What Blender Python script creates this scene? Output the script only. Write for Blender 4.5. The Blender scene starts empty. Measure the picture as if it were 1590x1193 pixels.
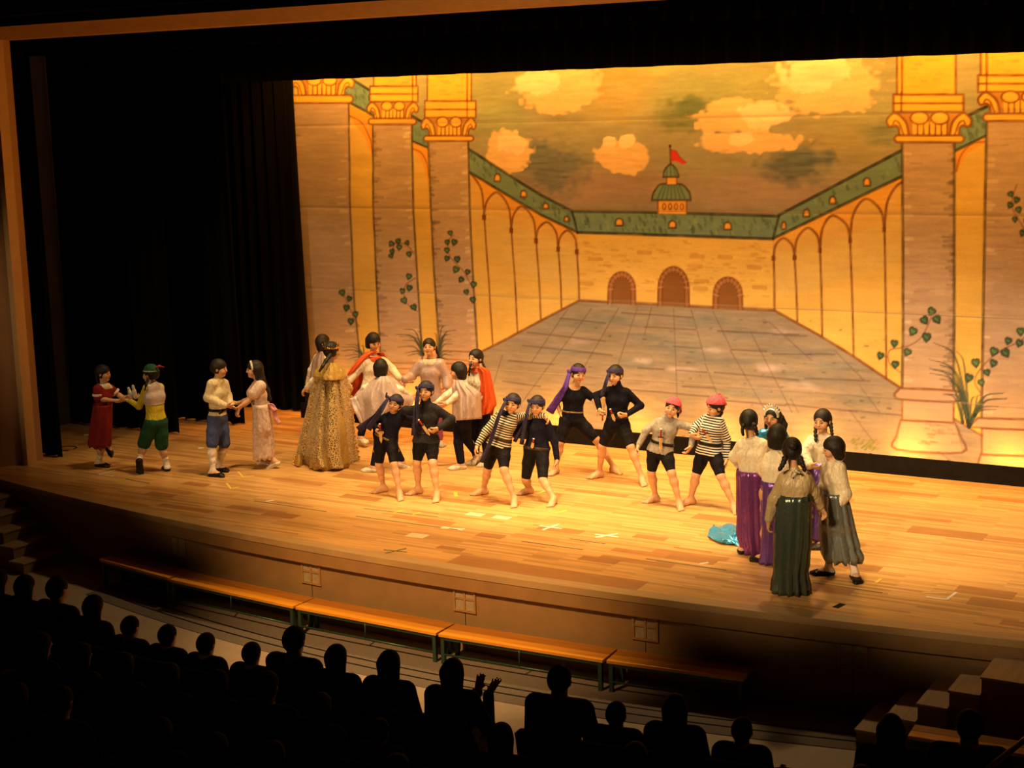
import bpy, bmesh, math, random
import numpy as np

# ---------------------------------------------------------------- camera
scene = bpy.context.scene
COL = scene.collection
IW, IH, FPX, CAMH = 1590.0, 1193.0, 2400.0, 4.25
def cam_basis(yaw, pitch, roll):
    f = np.array([-math.sin(yaw) * math.cos(pitch), math.cos(yaw) * math.cos(pitch), -math.sin(pitch)])
    r = np.array([math.cos(yaw), math.sin(yaw), 0.0])
    u = np.cross(r, f)
    return math.cos(roll) * r + math.sin(roll) * u, -math.sin(roll) * r + math.cos(roll) * u, f
CR, CU, CF = cam_basis(*np.radians([30.19, 10.1, -1.46]))
CC = np.array([0.0, 0.0, CAMH])
cam_data = bpy.data.cameras.new('camera')
cam_data.sensor_fit = 'HORIZONTAL'; cam_data.sensor_width = 36.0
cam_data.lens = FPX / IW * 36.0
cam_data.clip_end = 200
cam = bpy.data.objects.new('camera', cam_data)
COL.objects.link(cam)
from mathutils import Matrix, Vector
cam.matrix_world = Matrix(((CR[0], CU[0], -CF[0], CC[0]), (CR[1], CU[1], -CF[1], CC[1]),
                           (CR[2], CU[2], -CF[2], CC[2]), (0, 0, 0, 1)))
scene.camera = cam

# ---------------------------------------------------------------- view, world
vs = scene.view_settings
vs.view_transform = 'Standard'; vs.look = 'None'; vs.gamma = 1.0; vs.use_curve_mapping = False
vs.exposure = 0.0
world = bpy.data.worlds.new('world'); scene.world = world
world.use_nodes = True
bgn = world.node_tree.nodes.get('Background')
bgn.inputs[0].default_value = (0.8, 0.7, 0.6, 1); bgn.inputs[1].default_value = 0.0006

# ---------------------------------------------------------------- lamps
def spot(name, loc, target, energy, color, size=60, blend=.6, radius=.12):
    d = bpy.data.lights.new(name, 'SPOT')
    d.energy = energy; d.color = color; d.spot_size = math.radians(size); d.spot_blend = blend
    d.shadow_soft_size = radius
    o = bpy.data.objects.new(name, d); COL.objects.link(o)
    o.location = loc
    o.rotation_euler = (Vector(target) - Vector(loc)).to_track_quat('-Z', 'Y').to_euler()
    return o
WARM = (1.0, 0.65, 0.285)
AMBER = (1.0, 0.355, 0.045)
# batten above the stage, behind the proscenium header
for x, e in ((-11.6, 560), (-9.6, 1030), (-7.8, 1130), (-6.0, 1180), (-4.2, 1120)):
    spot('stage_spot', (x, 13.9, 6.6), (x * .9 - .7, 14.55, 0), e, WARM, 88, .9, .16)
# upstage batten: a rim light on the heads, reaching the down stage boards
for x, e in ((-9.6, 420), (-7.6, 500), (-5.4, 520)):
    spot('rim_spot', (x, 15.6, 6.4), (x - .2, 14.6, 0), e, (1.0, .62, .25), 84, .9, .16)
# front of house lamp over the middle of the hall: rakes the stage front and the benches
spot('house_spot', (-7.4, 5.6, 6.8), (-8.0, 12.2, -.3), 4600, (1.0, .53, .17), 34, .9, .25)
# front of house spots on the hall ceiling, aimed over the audience at the stage
for x, e in ((-13.3, 1500), (-10.8, 1700), (-8.6, 2500), (-6.5, 2900), (-4.6, 4300), (-2.8, 3800)):
    spot('front_spot', (x * .8 - 1.6, 1.0, 6.6), (x, 14.5, .87 if x > -12 else 1.5), e, (1.0, .64, .29), 17.5, .3, .35)
# amber battens of the backdrop: overhead and on the floor behind the ground row
for i in range(7):
    x = -13.0 + i * 1.75
    spot('backdrop_spot', (x, 16.8, 5.75), (x, 17.65, 2.9), 450, AMBER, 120, .8, .15)
for i in range(10):
    x = -13.1 + i * 1.17
    d = bpy.data.lights.new('footlight', 'POINT'); d.energy = 36.0; d.color = (1.0, .35, .03); d.shadow_soft_size = .07
    o = bpy.data.objects.new('footlight', d); COL.objects.link(o); o.location = (x, 17.36, .13)

# ---------------------------------------------------------------- projection helpers (pixels of the 1590x1193 photograph -> places on stage)
def ray(x, y): return CF + CR * (x - IW / 2) / FPX - CU * (y - IH / 2) / FPX
def atz(x, y, z=0.0): d = ray(x, y); return CC + d * ((z - CAMH) / d[2])
def aty(x, y, Y): d = ray(x, y); return CC + d * (Y / d[1])
def proj(P):
    d = np.asarray(P) - CC; k = d @ CF
    return IW / 2 + FPX * (d @ CR) / k, IH / 2 - FPX * (d @ CU) / k

# ---------------------------------------------------------------- object helpers
def tag(o, label=None, cat=None, group=None, kind=None):
    if label: o['label'] = label
    if cat: o['category'] = cat
    if group: o['group'] = group
    if kind: o['kind'] = kind
    return o
def mesh_np(name, V, Q, smooth=True):
    me = bpy.data.meshes.new(name)
    V = np.asarray(V, np.float32); Q = np.asarray(Q, np.int32)
    n = Q.shape[1]
    me.vertices.add(len(V)); me.vertices.foreach_set('co', V.ravel())
    me.loops.add(Q.size); me.loops.foreach_set('vertex_index', Q.ravel())
    me.polygons.add(len(Q)); me.polygons.foreach_set('loop_start', np.arange(0, Q.size, n, dtype=np.int32))
    me.update(calc_edges=True)
    if smooth: me.shade_smooth()
    return me
def link(name, me, mat, parent=None, loc=None):
    o = bpy.data.objects.new(name, me); COL.objects.link(o)
    if mat is not None: me.materials.clear(); me.materials.append(mat)
    if loc is not None: o.location = loc
    if parent is not None: o.parent = parent
    return o
def empty(name, loc, rz=0):
    o = bpy.data.objects.new(name, None); COL.objects.link(o); o.location = loc; o.rotation_euler = (0, 0, rz)
    o.empty_display_size = .1
    return o
class MB:
    def __init__(s): s.v = []; s.f = []
    def add(s, V, F):
        k = len(s.v); s.v += [tuple(map(float, p)) for p in V]; s.f += [tuple(i + k for i in f) for f in F]
        return s
    def box(s, x0, x1, y0, y1, z0, z1):
        return s.add([(x0,y0,z0),(x1,y0,z0),(x1,y1,z0),(x0,y1,z0),(x0,y0,z1),(x1,y0,z1),(x1,y1,z1),(x0,y1,z1)],
                     [(3,2,1,0),(4,5,6,7),(0,1,5,4),(1,2,6,5),(2,3,7,6),(3,0,4,7)])
    def prism(s, pts, z0, z1):      # pts: ccw outline in plan
        n = len(pts)
        V = [(p[0], p[1], z0) for p in pts] + [(p[0], p[1], z1) for p in pts]
        F = [tuple(range(n))[::-1], tuple(range(n, 2 * n))] + [(i, (i + 1) % n, n + (i + 1) % n, n + i) for i in range(n)]
        return s.add(V, F)
    def tube(s, pts, r, n=8, close=True):
        pts = [np.array(p, float) for p in pts]; rs = r if hasattr(r, '__len__') else [r] * len(pts)
        V = []; F = []
        for i, p in enumerate(pts):
            d = pts[min(i + 1, len(pts) - 1)] - pts[max(i - 1, 0)]; d = d / (np.linalg.norm(d) + 1e-9)
            a = np.cross(d, [0, 0, 1.0]) if abs(d[2]) < .9 else np.cross(d, [1.0, 0, 0])
            a /= np.linalg.norm(a); b = np.cross(d, a)
            for j in range(n):
                t = 2 * math.pi * j / n
                V.append(p + rs[i] * (a * math.cos(t) + b * math.sin(t)))
        for i in range(len(pts) - 1):
            for j in range(n):
                F.append((i*n+j, i*n+(j+1) % n, (i+1)*n+(j+1) % n, (i+1)*n+j))
        if close:
            F.append(tuple(range(n))[::-1]); F.append(tuple((len(pts)-1)*n+j for j in range(n)))
        return s.add(V, F)
    def grid(s, P):                 # P[i][j] points
        m, n = len(P), len(P[0])
        return s.add([p for row in P for p in row],
                     [(i*n+j, i*n+j+1, (i+1)*n+j+1, (i+1)*n+j) for i in range(m-1) for j in range(n-1)])
    def build(s, name, mat, parent=None, loc=(0, 0, 0), smooth=False, bevel=0, solid=0):
        me = bpy.data.meshes.new(name)
        me.from_pydata([(v[0]-loc[0], v[1]-loc[1], v[2]-loc[2]) for v in s.v], [], s.f); me.update()
        bm = bmesh.new(); bm.from_mesh(me); bmesh.ops.recalc_face_normals(bm, faces=bm.faces); bm.to_mesh(me); bm.free()
        if smooth: me.shade_smooth()
        o = link(name, me, mat, parent, None if parent is not None else loc)
        if solid:
            m = o.modifiers.new('thickness', 'SOLIDIFY'); m.thickness = solid; m.offset = 0
        if bevel:
            m = o.modifiers.new('bevel', 'BEVEL'); m.width = bevel; m.segments = 2; m.limit_method = 'ANGLE'
        return o

# ---------------------------------------------------------------- materials
def lin(c):
    c = np.asarray(c, float) / 255.0
    return np.where(c <= .04045, c / 12.92, ((c + .055) / 1.055) ** 2.4)
def mat(name, color, rough=.6, var=.15, scale=20, bump=0.0, metal=0.0, sheen=0.0, spec=.5, stretch=(1, 1, 1), attr=None, coat=0.0, bscale=0):
    m = bpy.data.materials.new(name); m.use_nodes = True
    nt = m.node_tree; N = nt.nodes; L = nt.links
    b = N['Principled BSDF']
    b.inputs['Roughness'].default_value = rough; b.inputs['Metallic'].default_value = metal
    b.inputs['Specular IOR Level'].default_value = spec
    if sheen: b.inputs['Sheen Weight'].default_value = sheen
    if coat: b.inputs['Coat Weight'].default_value = coat; b.inputs['Coat Roughness'].default_value = .2
    tc = N.new('ShaderNodeTexCoord'); mp = N.new('ShaderNodeMapping'); mp.inputs['Scale'].default_value = stretch
    L.new(tc.outputs['Object'], mp.inputs[0])
    no = N.new('ShaderNodeTexNoise'); no.inputs['Scale'].default_value = scale; no.inputs['Detail'].default_value = 4
    L.new(mp.outputs[0], no.inputs['Vector'])
    mr = N.new('ShaderNodeMapRange'); mr.inputs[1].default_value = .3; mr.inputs[2].default_value = .7
    mr.inputs[3].default_value = 1 - var; mr.inputs[4].default_value = 1 + var
    L.new(no.outputs[0], mr.inputs[0])
    mx = N.new('ShaderNodeVectorMath'); mx.operation = 'SCALE'
    if attr:
        at = N.new('ShaderNodeAttribute'); at.attribute_name = attr; L.new(at.outputs['Color'], mx.inputs[0])
    else:
        mx.inputs[0].default_value = color[:3]
    L.new(mr.outputs[0], mx.inputs['Scale']); L.new(mx.outputs[0], b.inputs['Base Color'])
    if bump:
        bp = N.new('ShaderNodeBump'); bp.inputs['Strength'].default_value = bump; bp.inputs['Distance'].default_value = .01
        src = no
        if bscale:
            m2 = N.new('ShaderNodeMapping'); m2.inputs['Scale'].default_value = (1, 1, .4); L.new(tc.outputs['Object'], m2.inputs[0])
            src = N.new('ShaderNodeTexNoise'); src.inputs['Scale'].default_value = bscale; src.inputs['Detail'].default_value = 2; src.inputs['Distortion'].default_value = .8
            L.new(m2.outputs[0], src.inputs['Vector']); bp.inputs['Distance'].default_value = .05
        L.new(src.outputs[0], bp.inputs['Height']); L.new(bp.outputs[0], b.inputs['Normal'])
    return m
def planks_mat(name, light, mid, dark, length, width, dark_from=.9, rough=.36, rot=0):
    m = bpy.data.materials.new(name); m.use_nodes = True
    nt = m.node_tree; N = nt.nodes; L = nt.links; b = N['Principled BSDF']
    tc = N.new('ShaderNodeTexCoord'); mp = N.new('ShaderNodeMapping'); mp.inputs['Rotation'].default_value = (0, 0, rot)
    L.new(tc.outputs['Object'], mp.inputs[0])
    def brick(w, h, off):
        br = N.new('ShaderNodeTexBrick'); br.inputs['Scale'].default_value = 1
        br.inputs['Color1'].default_value = (0, 0, 0, 1); br.inputs['Color2'].default_value = (1, 1, 1, 1)
        br.inputs['Mortar'].default_value = (.45, .45, .45, 1)
        br.inputs['Mortar Size'].default_value = 0.0; br.inputs['Bias'].default_value = 0
        br.inputs['Brick Width'].default_value = w; br.inputs['Row Height'].default_value = h
        br.offset = off; br.offset_frequency = 2; br.squash = 1
        L.new(mp.outputs[0], br.inputs['Vector']); return br
    b1 = brick(length, width, .37); b2 = brick(length * .9, width * 3, .5)
    r1 = N.new('ShaderNodeValToRGB'); e = r1.color_ramp.elements
    e[0].position = 0; e[0].color = (*light, 1); e[1].position = .7; e[1].color = (*mid, 1)
    e2 = e.new(.93); e2.color = (*[c * .8 for c in mid], 1)
    L.new(b1.outputs['Color'], r1.inputs[0])
    r2 = N.new('ShaderNodeValToRGB'); r2.color_ramp.interpolation = 'CONSTANT'; q = r2.color_ramp.elements
    q[0].color = (0, 0, 0, 1); q[1].position = dark_from; q[1].color = (.8, .8, .8, 1)
    L.new(b2.outputs['Color'], r2.inputs[0])
    mx = N.new('ShaderNodeMix'); mx.data_type = 'RGBA'; mx.inputs[7].default_value = (*dark, 1)
    L.new(r2.outputs[0], mx.inputs[0]); L.new(r1.outputs[0], mx.inputs[6])
    mp2 = N.new('ShaderNodeMapping'); mp2.inputs['Scale'].default_value = (1.2, 26, 1); L.new(mp.outputs[0], mp2.inputs[0])
    no = N.new('ShaderNodeTexNoise'); no.inputs['Scale'].default_value = 1.6; no.inputs['Detail'].default_value = 5
    L.new(mp2.outputs[0], no.inputs['Vector'])
    mr = N.new('ShaderNodeMapRange'); mr.inputs[1].default_value = .3; mr.inputs[2].default_value = .7
    mr.inputs[3].default_value = .78; mr.inputs[4].default_value = 1.18; L.new(no.outputs[0], mr.inputs[0])
    vm = N.new('ShaderNodeVectorMath'); vm.operation = 'SCALE'
    L.new(mx.outputs[2], vm.inputs[0]); L.new(mr.outputs[0], vm.inputs['Scale']); L.new(vm.outputs[0], b.inputs['Base Color'])
    b.inputs['Roughness'].default_value = rough; b.inputs['Specular IOR Level'].default_value = .35
    return m
def stripe_mat(name, c1, c2, period, duty=.5, rough=.8):
    m = bpy.data.materials.new(name); m.use_nodes = True
    nt = m.node_tree; N = nt.nodes; L = nt.links; b = N['Principled BSDF']; b.inputs['Roughness'].default_value = rough
    b.inputs['Specular IOR Level'].default_value = .2
    at = N.new('ShaderNodeAttribute'); at.attribute_name = 'band'
    d = N.new('ShaderNodeMath'); d.operation = 'DIVIDE'; d.inputs[1].default_value = period; L.new(at.outputs['Fac'], d.inputs[0])
    f = N.new('ShaderNodeMath'); f.operation = 'FRACT'; L.new(d.outputs[0], f.inputs[0])
    g = N.new('ShaderNodeMath'); g.operation = 'GREATER_THAN'; g.inputs[1].default_value = duty; L.new(f.outputs[0], g.inputs[0])
    mx = N.new('ShaderNodeMix'); mx.data_type = 'RGBA'; mx.inputs[6].default_value = (*c1, 1); mx.inputs[7].default_value = (*c2, 1)
    L.new(g.outputs[0], mx.inputs[0]); L.new(mx.outputs[2], b.inputs['Base Color'])
    return m
def leopard_mat(name, base, spot_c):
    m = bpy.data.materials.new(name); m.use_nodes = True
    nt = m.node_tree; N = nt.nodes; L = nt.links; b = N['Principled BSDF']; b.inputs['Roughness'].default_value = .5
    b.inputs['Sheen Weight'].default_value = .2
    tc = N.new('ShaderNodeTexCoord'); no = N.new('ShaderNodeTexNoise'); no.inputs['Scale'].default_value = 14
    L.new(tc.outputs['Object'], no.inputs['Vector'])
    mx0 = N.new('ShaderNodeMix'); mx0.data_type = 'VECTOR'; mx0.inputs[0].default_value = .05
    L.new(tc.outputs['Object'], mx0.inputs[4]); L.new(no.outputs['Color'], mx0.inputs[5])
    vo = N.new('ShaderNodeTexVoronoi'); vo.feature = 'DISTANCE_TO_EDGE'; vo.inputs['Scale'].default_value = 36
    L.new(mx0.outputs[1], vo.inputs['Vector'])
    r = N.new('ShaderNodeValToRGB'); e = r.color_ramp.elements
    e[0].position = .07; e[0].color = (*base, 1); e[1].position = .19; e[1].color = (*spot_c, 1)
    k = e.new(.42); k.color = (*[(x + y) * .35 for x, y in zip(base, spot_c)], 1)
    L.new(vo.outputs['Distance'], r.inputs[0]); L.new(r.outputs[0], b.inputs['Base Color'])
    return m
M = {}
M['boards'] = planks_mat('stage_boards', (.66, .39, .145), (.56, .305, .10), (.40, .17, .045), .85, .046, .94)
M['patch_dark'] = mat('board_dark', (.37, .17, .05), .4, .2, 3, stretch=(1, 20, 1))
M['patch_pale'] = mat('board_pale', (.70, .58, .38), .4, .08, 3, stretch=(1, 20, 1))
M['nosing'] = mat('nosing_wood', (.46, .30, .14), .45, .12, 2, stretch=(1, 14, 1))
M['fascia'] = mat('fascia_panel', (.30, .185, .085), .6, .08, 6)
M['fascia_dark'] = mat('fascia_band', (.33, .19, .08), .55, .1, 5)
M['grille'] = mat('grille_pane', (.36, .30, .22), .6, .1, 30)
M['frame'] = mat('frame_wood', (.36, .21, .085), .55, .1, 10)
M['velvet'] = mat('black_velvet', (.0016, .0016, .0016), 1.0, .3, 30, sheen=.02, spec=.05)
M['black'] = mat('matt_black', (.006, .005, .004), .8, .3, 14, spec=.15)
M['wallgrey'] = mat('grey_wall', (.10, .10, .095), .85, .08, 4)
M['plaster'] = mat('proscenium_wall', (.42, .25, .13), .7, .06, 3)
M['jamb'] = mat('proscenium_trim', (.55, .36, .18), .5, .06, 4)
M['ceil'] = mat('dark_ceiling', (.03, .028, .026), .9, .1, 3)
M['carpet'] = mat('grey_carpet', (.16, .135, .12), .95, .25, 120, .3)
M['lino'] = mat('pale_floor', (.42, .34, .27), .6, .07, 6)
M['stepwood'] = mat('step_wood', (.42, .30, .19), .45, .12, 2, stretch=(14, 1, 1))
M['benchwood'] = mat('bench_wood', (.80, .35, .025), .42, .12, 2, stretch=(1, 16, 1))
M['green_metal'] = mat('green_paint', (.03, .075, .055), .35, .1, 20, metal=.3)
M['tape_white'] = mat('white_tape', (.78, .74, .64), .6, .05, 20)
M['tape_yellow'] = mat('yellow_tape', (.75, .55, .08), .6, .05, 20)
M['tape_green'] = mat('green_tape', (.08, .11, .05), .6, .05, 20)
M['tape_red'] = mat('red_tape', (.5, .12, .04), .6, .05, 20)
M['seat'] = mat('seat_fabric', (.014, .012, .012), .95, .2, 50, spec=.1)
M['darkcloth'] = mat('dark_clothing', (.013, .012, .013), .95, .2, 30, spec=.1)
M['rail'] = mat('rail_wood', (.7, .42, .18), .4, .1, 4)
# ================================================================ THE SETTING
SC = -7.9                                     # middle of the stage
def front_y(x): return 11.80 + .0145 * (x + 7.0) ** 2
XL, XR = -17.6, 1.6
def arc_pts(x0, x1, off, n=48): return [(x0 + (x1 - x0) * i / n, front_y(x0 + (x1 - x0) * i / n) + off) for i in range(n + 1)]
ZA = -.80
def structure(o): o['kind'] = 'structure'; return o
# stage boards
mb = MB(); mb.prism(arc_pts(XL, XR, .13) + [(XR, 19.2), (XL, 19.2)], -.05, 0.0)
floor = structure(mb.build('floor', M['boards']))
mb = MB(); A = arc_pts(XL, XR, -.02); B = arc_pts(XL, XR, .14)
mb.prism(A + B[::-1], -.06, .003)
link_n = structure(mb.build('trim_1', M['nosing'])); link_n['label'] = 'pale rounded nosing board along the stage front'
mb = MB(); A = arc_pts(XL, XR, -.012); B = arc_pts(XL, XR, .2)
mb.prism(A + B[::-1], -.19, -.06)
structure(mb.build('trim_2', M['fascia_dark']))
A = arc_pts(XL, XR, .035); B = arc_pts(XL, XR, .25)
mb = MB(); mb.prism(A + B[::-1], ZA, -.196)
fascia = structure(mb.build('wall_stage_front', M['fascia']))
# upright panel joints and the small four-pane grilles of the stage front
def fascia_frame(x, z0, z1, w):
    yy = front_y(x) + .035; sl = .029 * (x + 7)
    def bx(m, a, b, c, d, proud):
        m.add([(x+a, yy+sl*a-proud, c), (x+b, yy+sl*b-proud, c), (x+b, yy+sl*b+.02, c), (x+a, yy+sl*a+.02, c),
               (x+a, yy+sl*a-proud, d), (x+b, yy+sl*b-proud, d), (x+b, yy+sl*b+.02, d), (x+a, yy+sl*a+.02, d)],
              [(3,2,1,0),(4,5,6,7),(0,1,5,4),(1,2,6,5),(2,3,7,6),(3,0,4,7)])
    h = w / 2; t = .022; mz = (z0 + z1) / 2
    m = MB(); bx(m, -h, -h+t, z0, z1, .014); bx(m, h-t, h, z0, z1, .014); bx(m, -h+t, h-t, z0, z0+t, .014)
    bx(m, -h+t, h-t, z1-t, z1, .014); bx(m, -t/2, t/2, z0+t, z1-t, .012); bx(m, -h+t, h-t, mz-t/2, mz+t/2, .010)
    fr = m.build('grille_frame', M['frame'], fascia)
    for a, b in ((-h+t, -t/2), (t/2, h-t)):
        for c, d in ((z0+t, mz-t/2), (mz+t/2, z1-t)):
            m = MB(); bx(m, a, b, c, d, .003); m.build('grille_pane', M['grille'], fr)
for x in (-11.25, -9.32, -7.46, -5.6, -3.76): fascia_frame(x, -.415, -.15, .25)
for x in (-13.2, -11.25, -9.32, -7.46, -5.6, -3.76, -2.0):
    yy = front_y(x) + .035
    MB().box(x-.003, x+.003, yy-.0015, yy+.02, ZA, -.42).build('panel_joint', M['black'], fascia)
# audience floor: pale lino with a carpet strip along the stage
structure(MB().box(XL, 3.5, -6, 14.0, ZA-.1, ZA).build("floor_audience", M["lino"]))
def carp_y(x): return 10.86 + .028 * (x + 7.2) ** 2
n = 40; cx0 = [-12.1 + 11.6 * i / n for i in range(n + 1)]
mb = MB(); mb.prism([(x, carp_y(x)) for x in cx0] + [(x, front_y(x) + .1) for x in cx0[::-1]], ZA-.02, ZA+.006)
structure(mb.build('floor_carpet', M['carpet']))
for off in (.16, .30):
    mb = MB(); mb.prism([(x, carp_y(x)+off) for x in cx0] + [(x, carp_y(x)+off+.02) for x in cx0[::-1]], ZA, ZA+.0085)
    mb.build('carpet_groove', M['black'], bpy.data.objects['floor_carpet'])
# back and side walls of the stage house, ceiling
structure(MB().box(XL, XR, 19.2, 19.4, -1, 9).build('wall_back', M['black']))
structure(MB().box(XL-.2, XL, 12.6, 19.4, -1, 9).build('wall_left', M['wallgrey']))
structure(MB().box(XR, XR+.2, 12.6, 19.4, -1, 9).build('wall_right', M['wallgrey']))
structure(MB().box(XL, XR, 12.0, 19.4, 9, 9.2).build('ceiling', M['ceil']))
# grey return wall seen between the two nearest legs
structure(MB().box(-16.45, -16.3, 14.2, 19.0, 0, 7.5).build('wall_wing', M['wallgrey']))
# proscenium: splayed side walls with a pale jamb strip, header with trim
def splay(side, xj):
    s = -1 if side == 'left' else 1
    a = (xj, 13.36); b = (xj + s * 1.9, 10.6)
    mb = MB(); mb.prism([a, b, (b[0]+s*.4, b[1]), (b[0]+s*.4, 13.6), (a[0], 13.6)][::-s], 0.003 if False else ZA, 7.5)
    structure(mb.build('wall_proscenium_' + side, M['plaster']))
    mb = MB(); mb.box(min(xj, xj - s*.085), max(xj, xj - s*.085), 13.27, 13.42, 0, 5.22)
    structure(mb.build('trim_3' if s < 0 else 'trim_4', M['jamb']))
    for k in range(1, 4):
        pass
splay('left', -14.84); splay('right', -.96)
mb = MB(); mb.add([(-17.5, 13.10, 5.345), (1.5, 13.10, 5.345), (1.5, 13.36, 5.215), (-17.5, 13.36, 5.215), (-17.5, 13.6, 5.215), (1.5, 13.6, 5.215), (1.5, 13.6, 5.345), (-17.5, 13.6, 5.345)],
    [(0, 1, 2, 3), (3, 2, 5, 4), (4, 5, 6, 7), (7, 6, 1, 0), (0, 3, 4, 7), (1, 6, 5, 2)]); structure(mb.build('trim_5', M['frame']))
structure(MB().box(-17.5, 1.5, 13.30, 13.6, 5.34, 7.6).build('wall_header', M['ceil']))
structure(MB().box(-17.5, 1.5, 13.20, 13.32, 5.462, 5.478).build('trim_6', M['frame']))
structure(MB().box(-17.5, 2.2, -6, 13.4, 7.6, 7.8).build('ceiling_hall', M['ceil']))
structure(MB().box(-17.7, -17.5, -6, 13.4, -1, 7.8).build('wall_hall_left', M['ceil']))
structure(MB().box(3.5, 3.7, -6, 13.4, -1, 7.8).build('wall_hall_right', M['ceil']))
structure(MB().box(-17.7, 3.7, -6.2, -6, -1, 7.8).build('wall_hall_back', M['ceil']))

# black legs (side curtains) and borders: pleated cloth
rng = np.random.default_rng(4)
def curtain(name, x0, x1, y, z0, z1, label, amp=.05, pitch=.21, flare=0.0, edge=None, cat='curtain'):
    n = int(abs(x1 - x0) / .028); P = []
    ph = rng.uniform(0, 6); ph2 = rng.uniform(0, 6)
    rows = 9
    for r in range(rows):
        v = r / (rows - 1); z = z1 + (z0 - z1) * v; row = []
        for i in range(n + 1):
            u = i / n; x = x0 + (x1 - x0) * u
            a = amp * (.55 + .45 * v)
            yy = y + a * math.sin(2*math.pi*x/pitch + ph + .8*math.sin(x*2.3 + ph2)) + .4*a*math.sin(2*math.pi*x/(pitch*.43) + ph2)
            if edge: x = x + edge * v ** 2 * u ** 6
            row.append((x, yy, z + .003*math.sin(x*9 + ph)*(v == 1)))
        P.append(row)
    mb = MB(); mb.grid(P)
    o = mb.build(name, M['velvet'], smooth=True, solid=.006, loc=((x0+x1)/2, y, z0))
    tag(o, label, cat, 'black stage curtains'); return o
curtain('leg_curtain', -16.2, -14.72, 13.80, .02, 7.0, 'black leg curtain nearest the left proscenium jamb', edge=.05)
curtain('leg_curtain', -16.25, -14.33, 15.52, .02, 7.0, 'wide black leg curtain behind the red-dress and green-hat dancers', edge=.06)
curtain('leg_curtain', -16.25, -13.93, 16.36, .02, 7.0, 'black leg curtain behind the dancer in blue breeches', edge=.06)
curtain('leg_curtain', -16.25, -13.62, 17.50, .02, 7.0, 'farthest black leg curtain, at the left edge of the painted backdrop', edge=.10)
for yy, xr, wh in ((13.8, -1.1, 'nearest the hall'), (15.5, -1.5, 'second from the hall'), (16.4, -1.9, 'third from the hall'), (17.5, -2.2, 'beside the backdrop')):
    curtain('leg_curtain', xr, .6, yy, .02, 7.0, 'black leg curtain of the right wing, ' + wh)
curtain('border_curtain', -16.6, .8, 16.6, 4.69, 7.4, 'black border curtain cutting off the top of the backdrop', amp=.03, pitch=.3)
curtain('border_curtain', -16.6, .8, 13.72, 5.02, 7.4, 'black border curtain just behind the proscenium header', amp=.03, pitch=.3)

# ground row hiding the footlights
mb = MB()
go = empty('ground_row', (SC, 17.13, 0))
tag(go, 'low black ground row masking the footlights below the backdrop', 'ground row')
for i in range(6):
    a = -13.45 + i * 1.92
    m = MB(); m.box(a - SC, a + 1.922 - SC, 0, .03, 0.0, .215); m.build('board', M['black'], go, smooth=False)
    for q in (.5, 1.4): MB().box(a + q - SC, a + q + .03 - SC, .03, .2, 0, .18).build('brace', M['black'], go)

# stage steps, left and right
def steps(name, side, label):
    s = 1 if side == 'right' else -1
    x0 = -3.53 if s > 0 else -13.29
    o = empty(name, (x0, front_y(x0), ZA)); tag(o, label, 'steps')
    for k in range(5):
        xa = x0 + s * .232 * k; xb = xa + s * (.232 if k < 4 else (1.25 if s > 0 else .55))
        zt = -.667 + .1335 * k
        yf = (11.36 + .042 * k) if s > 0 else (11.77 + .075 * k)
        yb = front_y((xa + xb) / 2) + .05
        lx, hx = min(xa, xb), max(xa, xb)
        ox, oy, oz = o.location
        m = MB(); m.box(lx-ox, hx-ox, yf-oy, yb-oy, 0, zt-.022-oz); m.build('riser_block', M['fascia'], o)
        m = MB(); m.box(lx-ox-(.012 if s > 0 else 0), hx-ox+(.012 if s < 0 else 0), yf-.012-oy, yb-oy, zt-.022-oz, zt-oz); m.build('tread', M['stepwood'], o, bevel=.004)
    return o
steps('stage_steps', 'left', 'wooden steps up to the stage beside the left proscenium wall')
steps('stage_steps', 'right', 'wooden steps up to the stage at the lower right')

# benches along the stage front
def bench(p0, p1, label, depth=.31, ztop=-.5):
    p0 = np.array(p0, float); p1 = np.array(p1, float); d = p1 - p0; Lg = np.linalg.norm(d); d /= Lg
    o = empty('bench', (p0[0], p0[1], ZA), math.atan2(d[1], d[0])); tag(o, label, 'bench', 'benches along the stage front')
    zt = ztop - ZA
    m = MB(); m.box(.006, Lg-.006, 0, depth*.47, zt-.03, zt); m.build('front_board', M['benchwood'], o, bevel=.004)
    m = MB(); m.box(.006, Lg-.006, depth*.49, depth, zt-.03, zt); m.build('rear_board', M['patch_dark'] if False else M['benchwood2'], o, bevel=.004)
    for xx in (.04, Lg-.04):
        for yy in (.03, depth-.03):
            m = MB(); m.box(xx-.018, xx+.018, yy-.018, yy+.018, 0, zt-.03); m.build('leg', M['green_metal'], o)
    m = MB(); m.tube([(.06, .02, .1), (Lg-.06, .02, .1)], .010, 8); m.build('rail', M['green_metal'], o, smooth=True)
    m = MB(); m.tube([(Lg/2, .02, .1), (Lg/2, .02, zt-.03)], .008, 8); m.build('strut', M['green_metal'], o, smooth=True)
    m = MB(); m.box(.05, Lg-.05, .015, .03, zt-.06, zt-.03); m.box(.05, Lg-.05, depth-.03, depth-.015, zt-.06, zt-.03); m.build('under_frame', M['green_metal'], o)
M['benchwood2'] = mat('bench_wood_dimmed', (.44, .17, .02), .5, .15, 2, stretch=(1, 16, 1))  # rear boards: darkened in colour, partly for the light the sloped front catches
bench((-12.2, 11.86), (-11.0, 11.65), 'short orange bench leftmost in the row below the stage front')
bench((-10.97, 11.62), (-9.22, 11.47), 'orange bench below the stage front, second from the left end')
bench((-9.20, 11.47), (-7.52, 11.42), 'orange bench below the stage front between two grilles, third from the left end')
bench((-7.50, 11.41), (-5.82, 11.46), 'orange bench below the stage front, behind the tall spectator')
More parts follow.
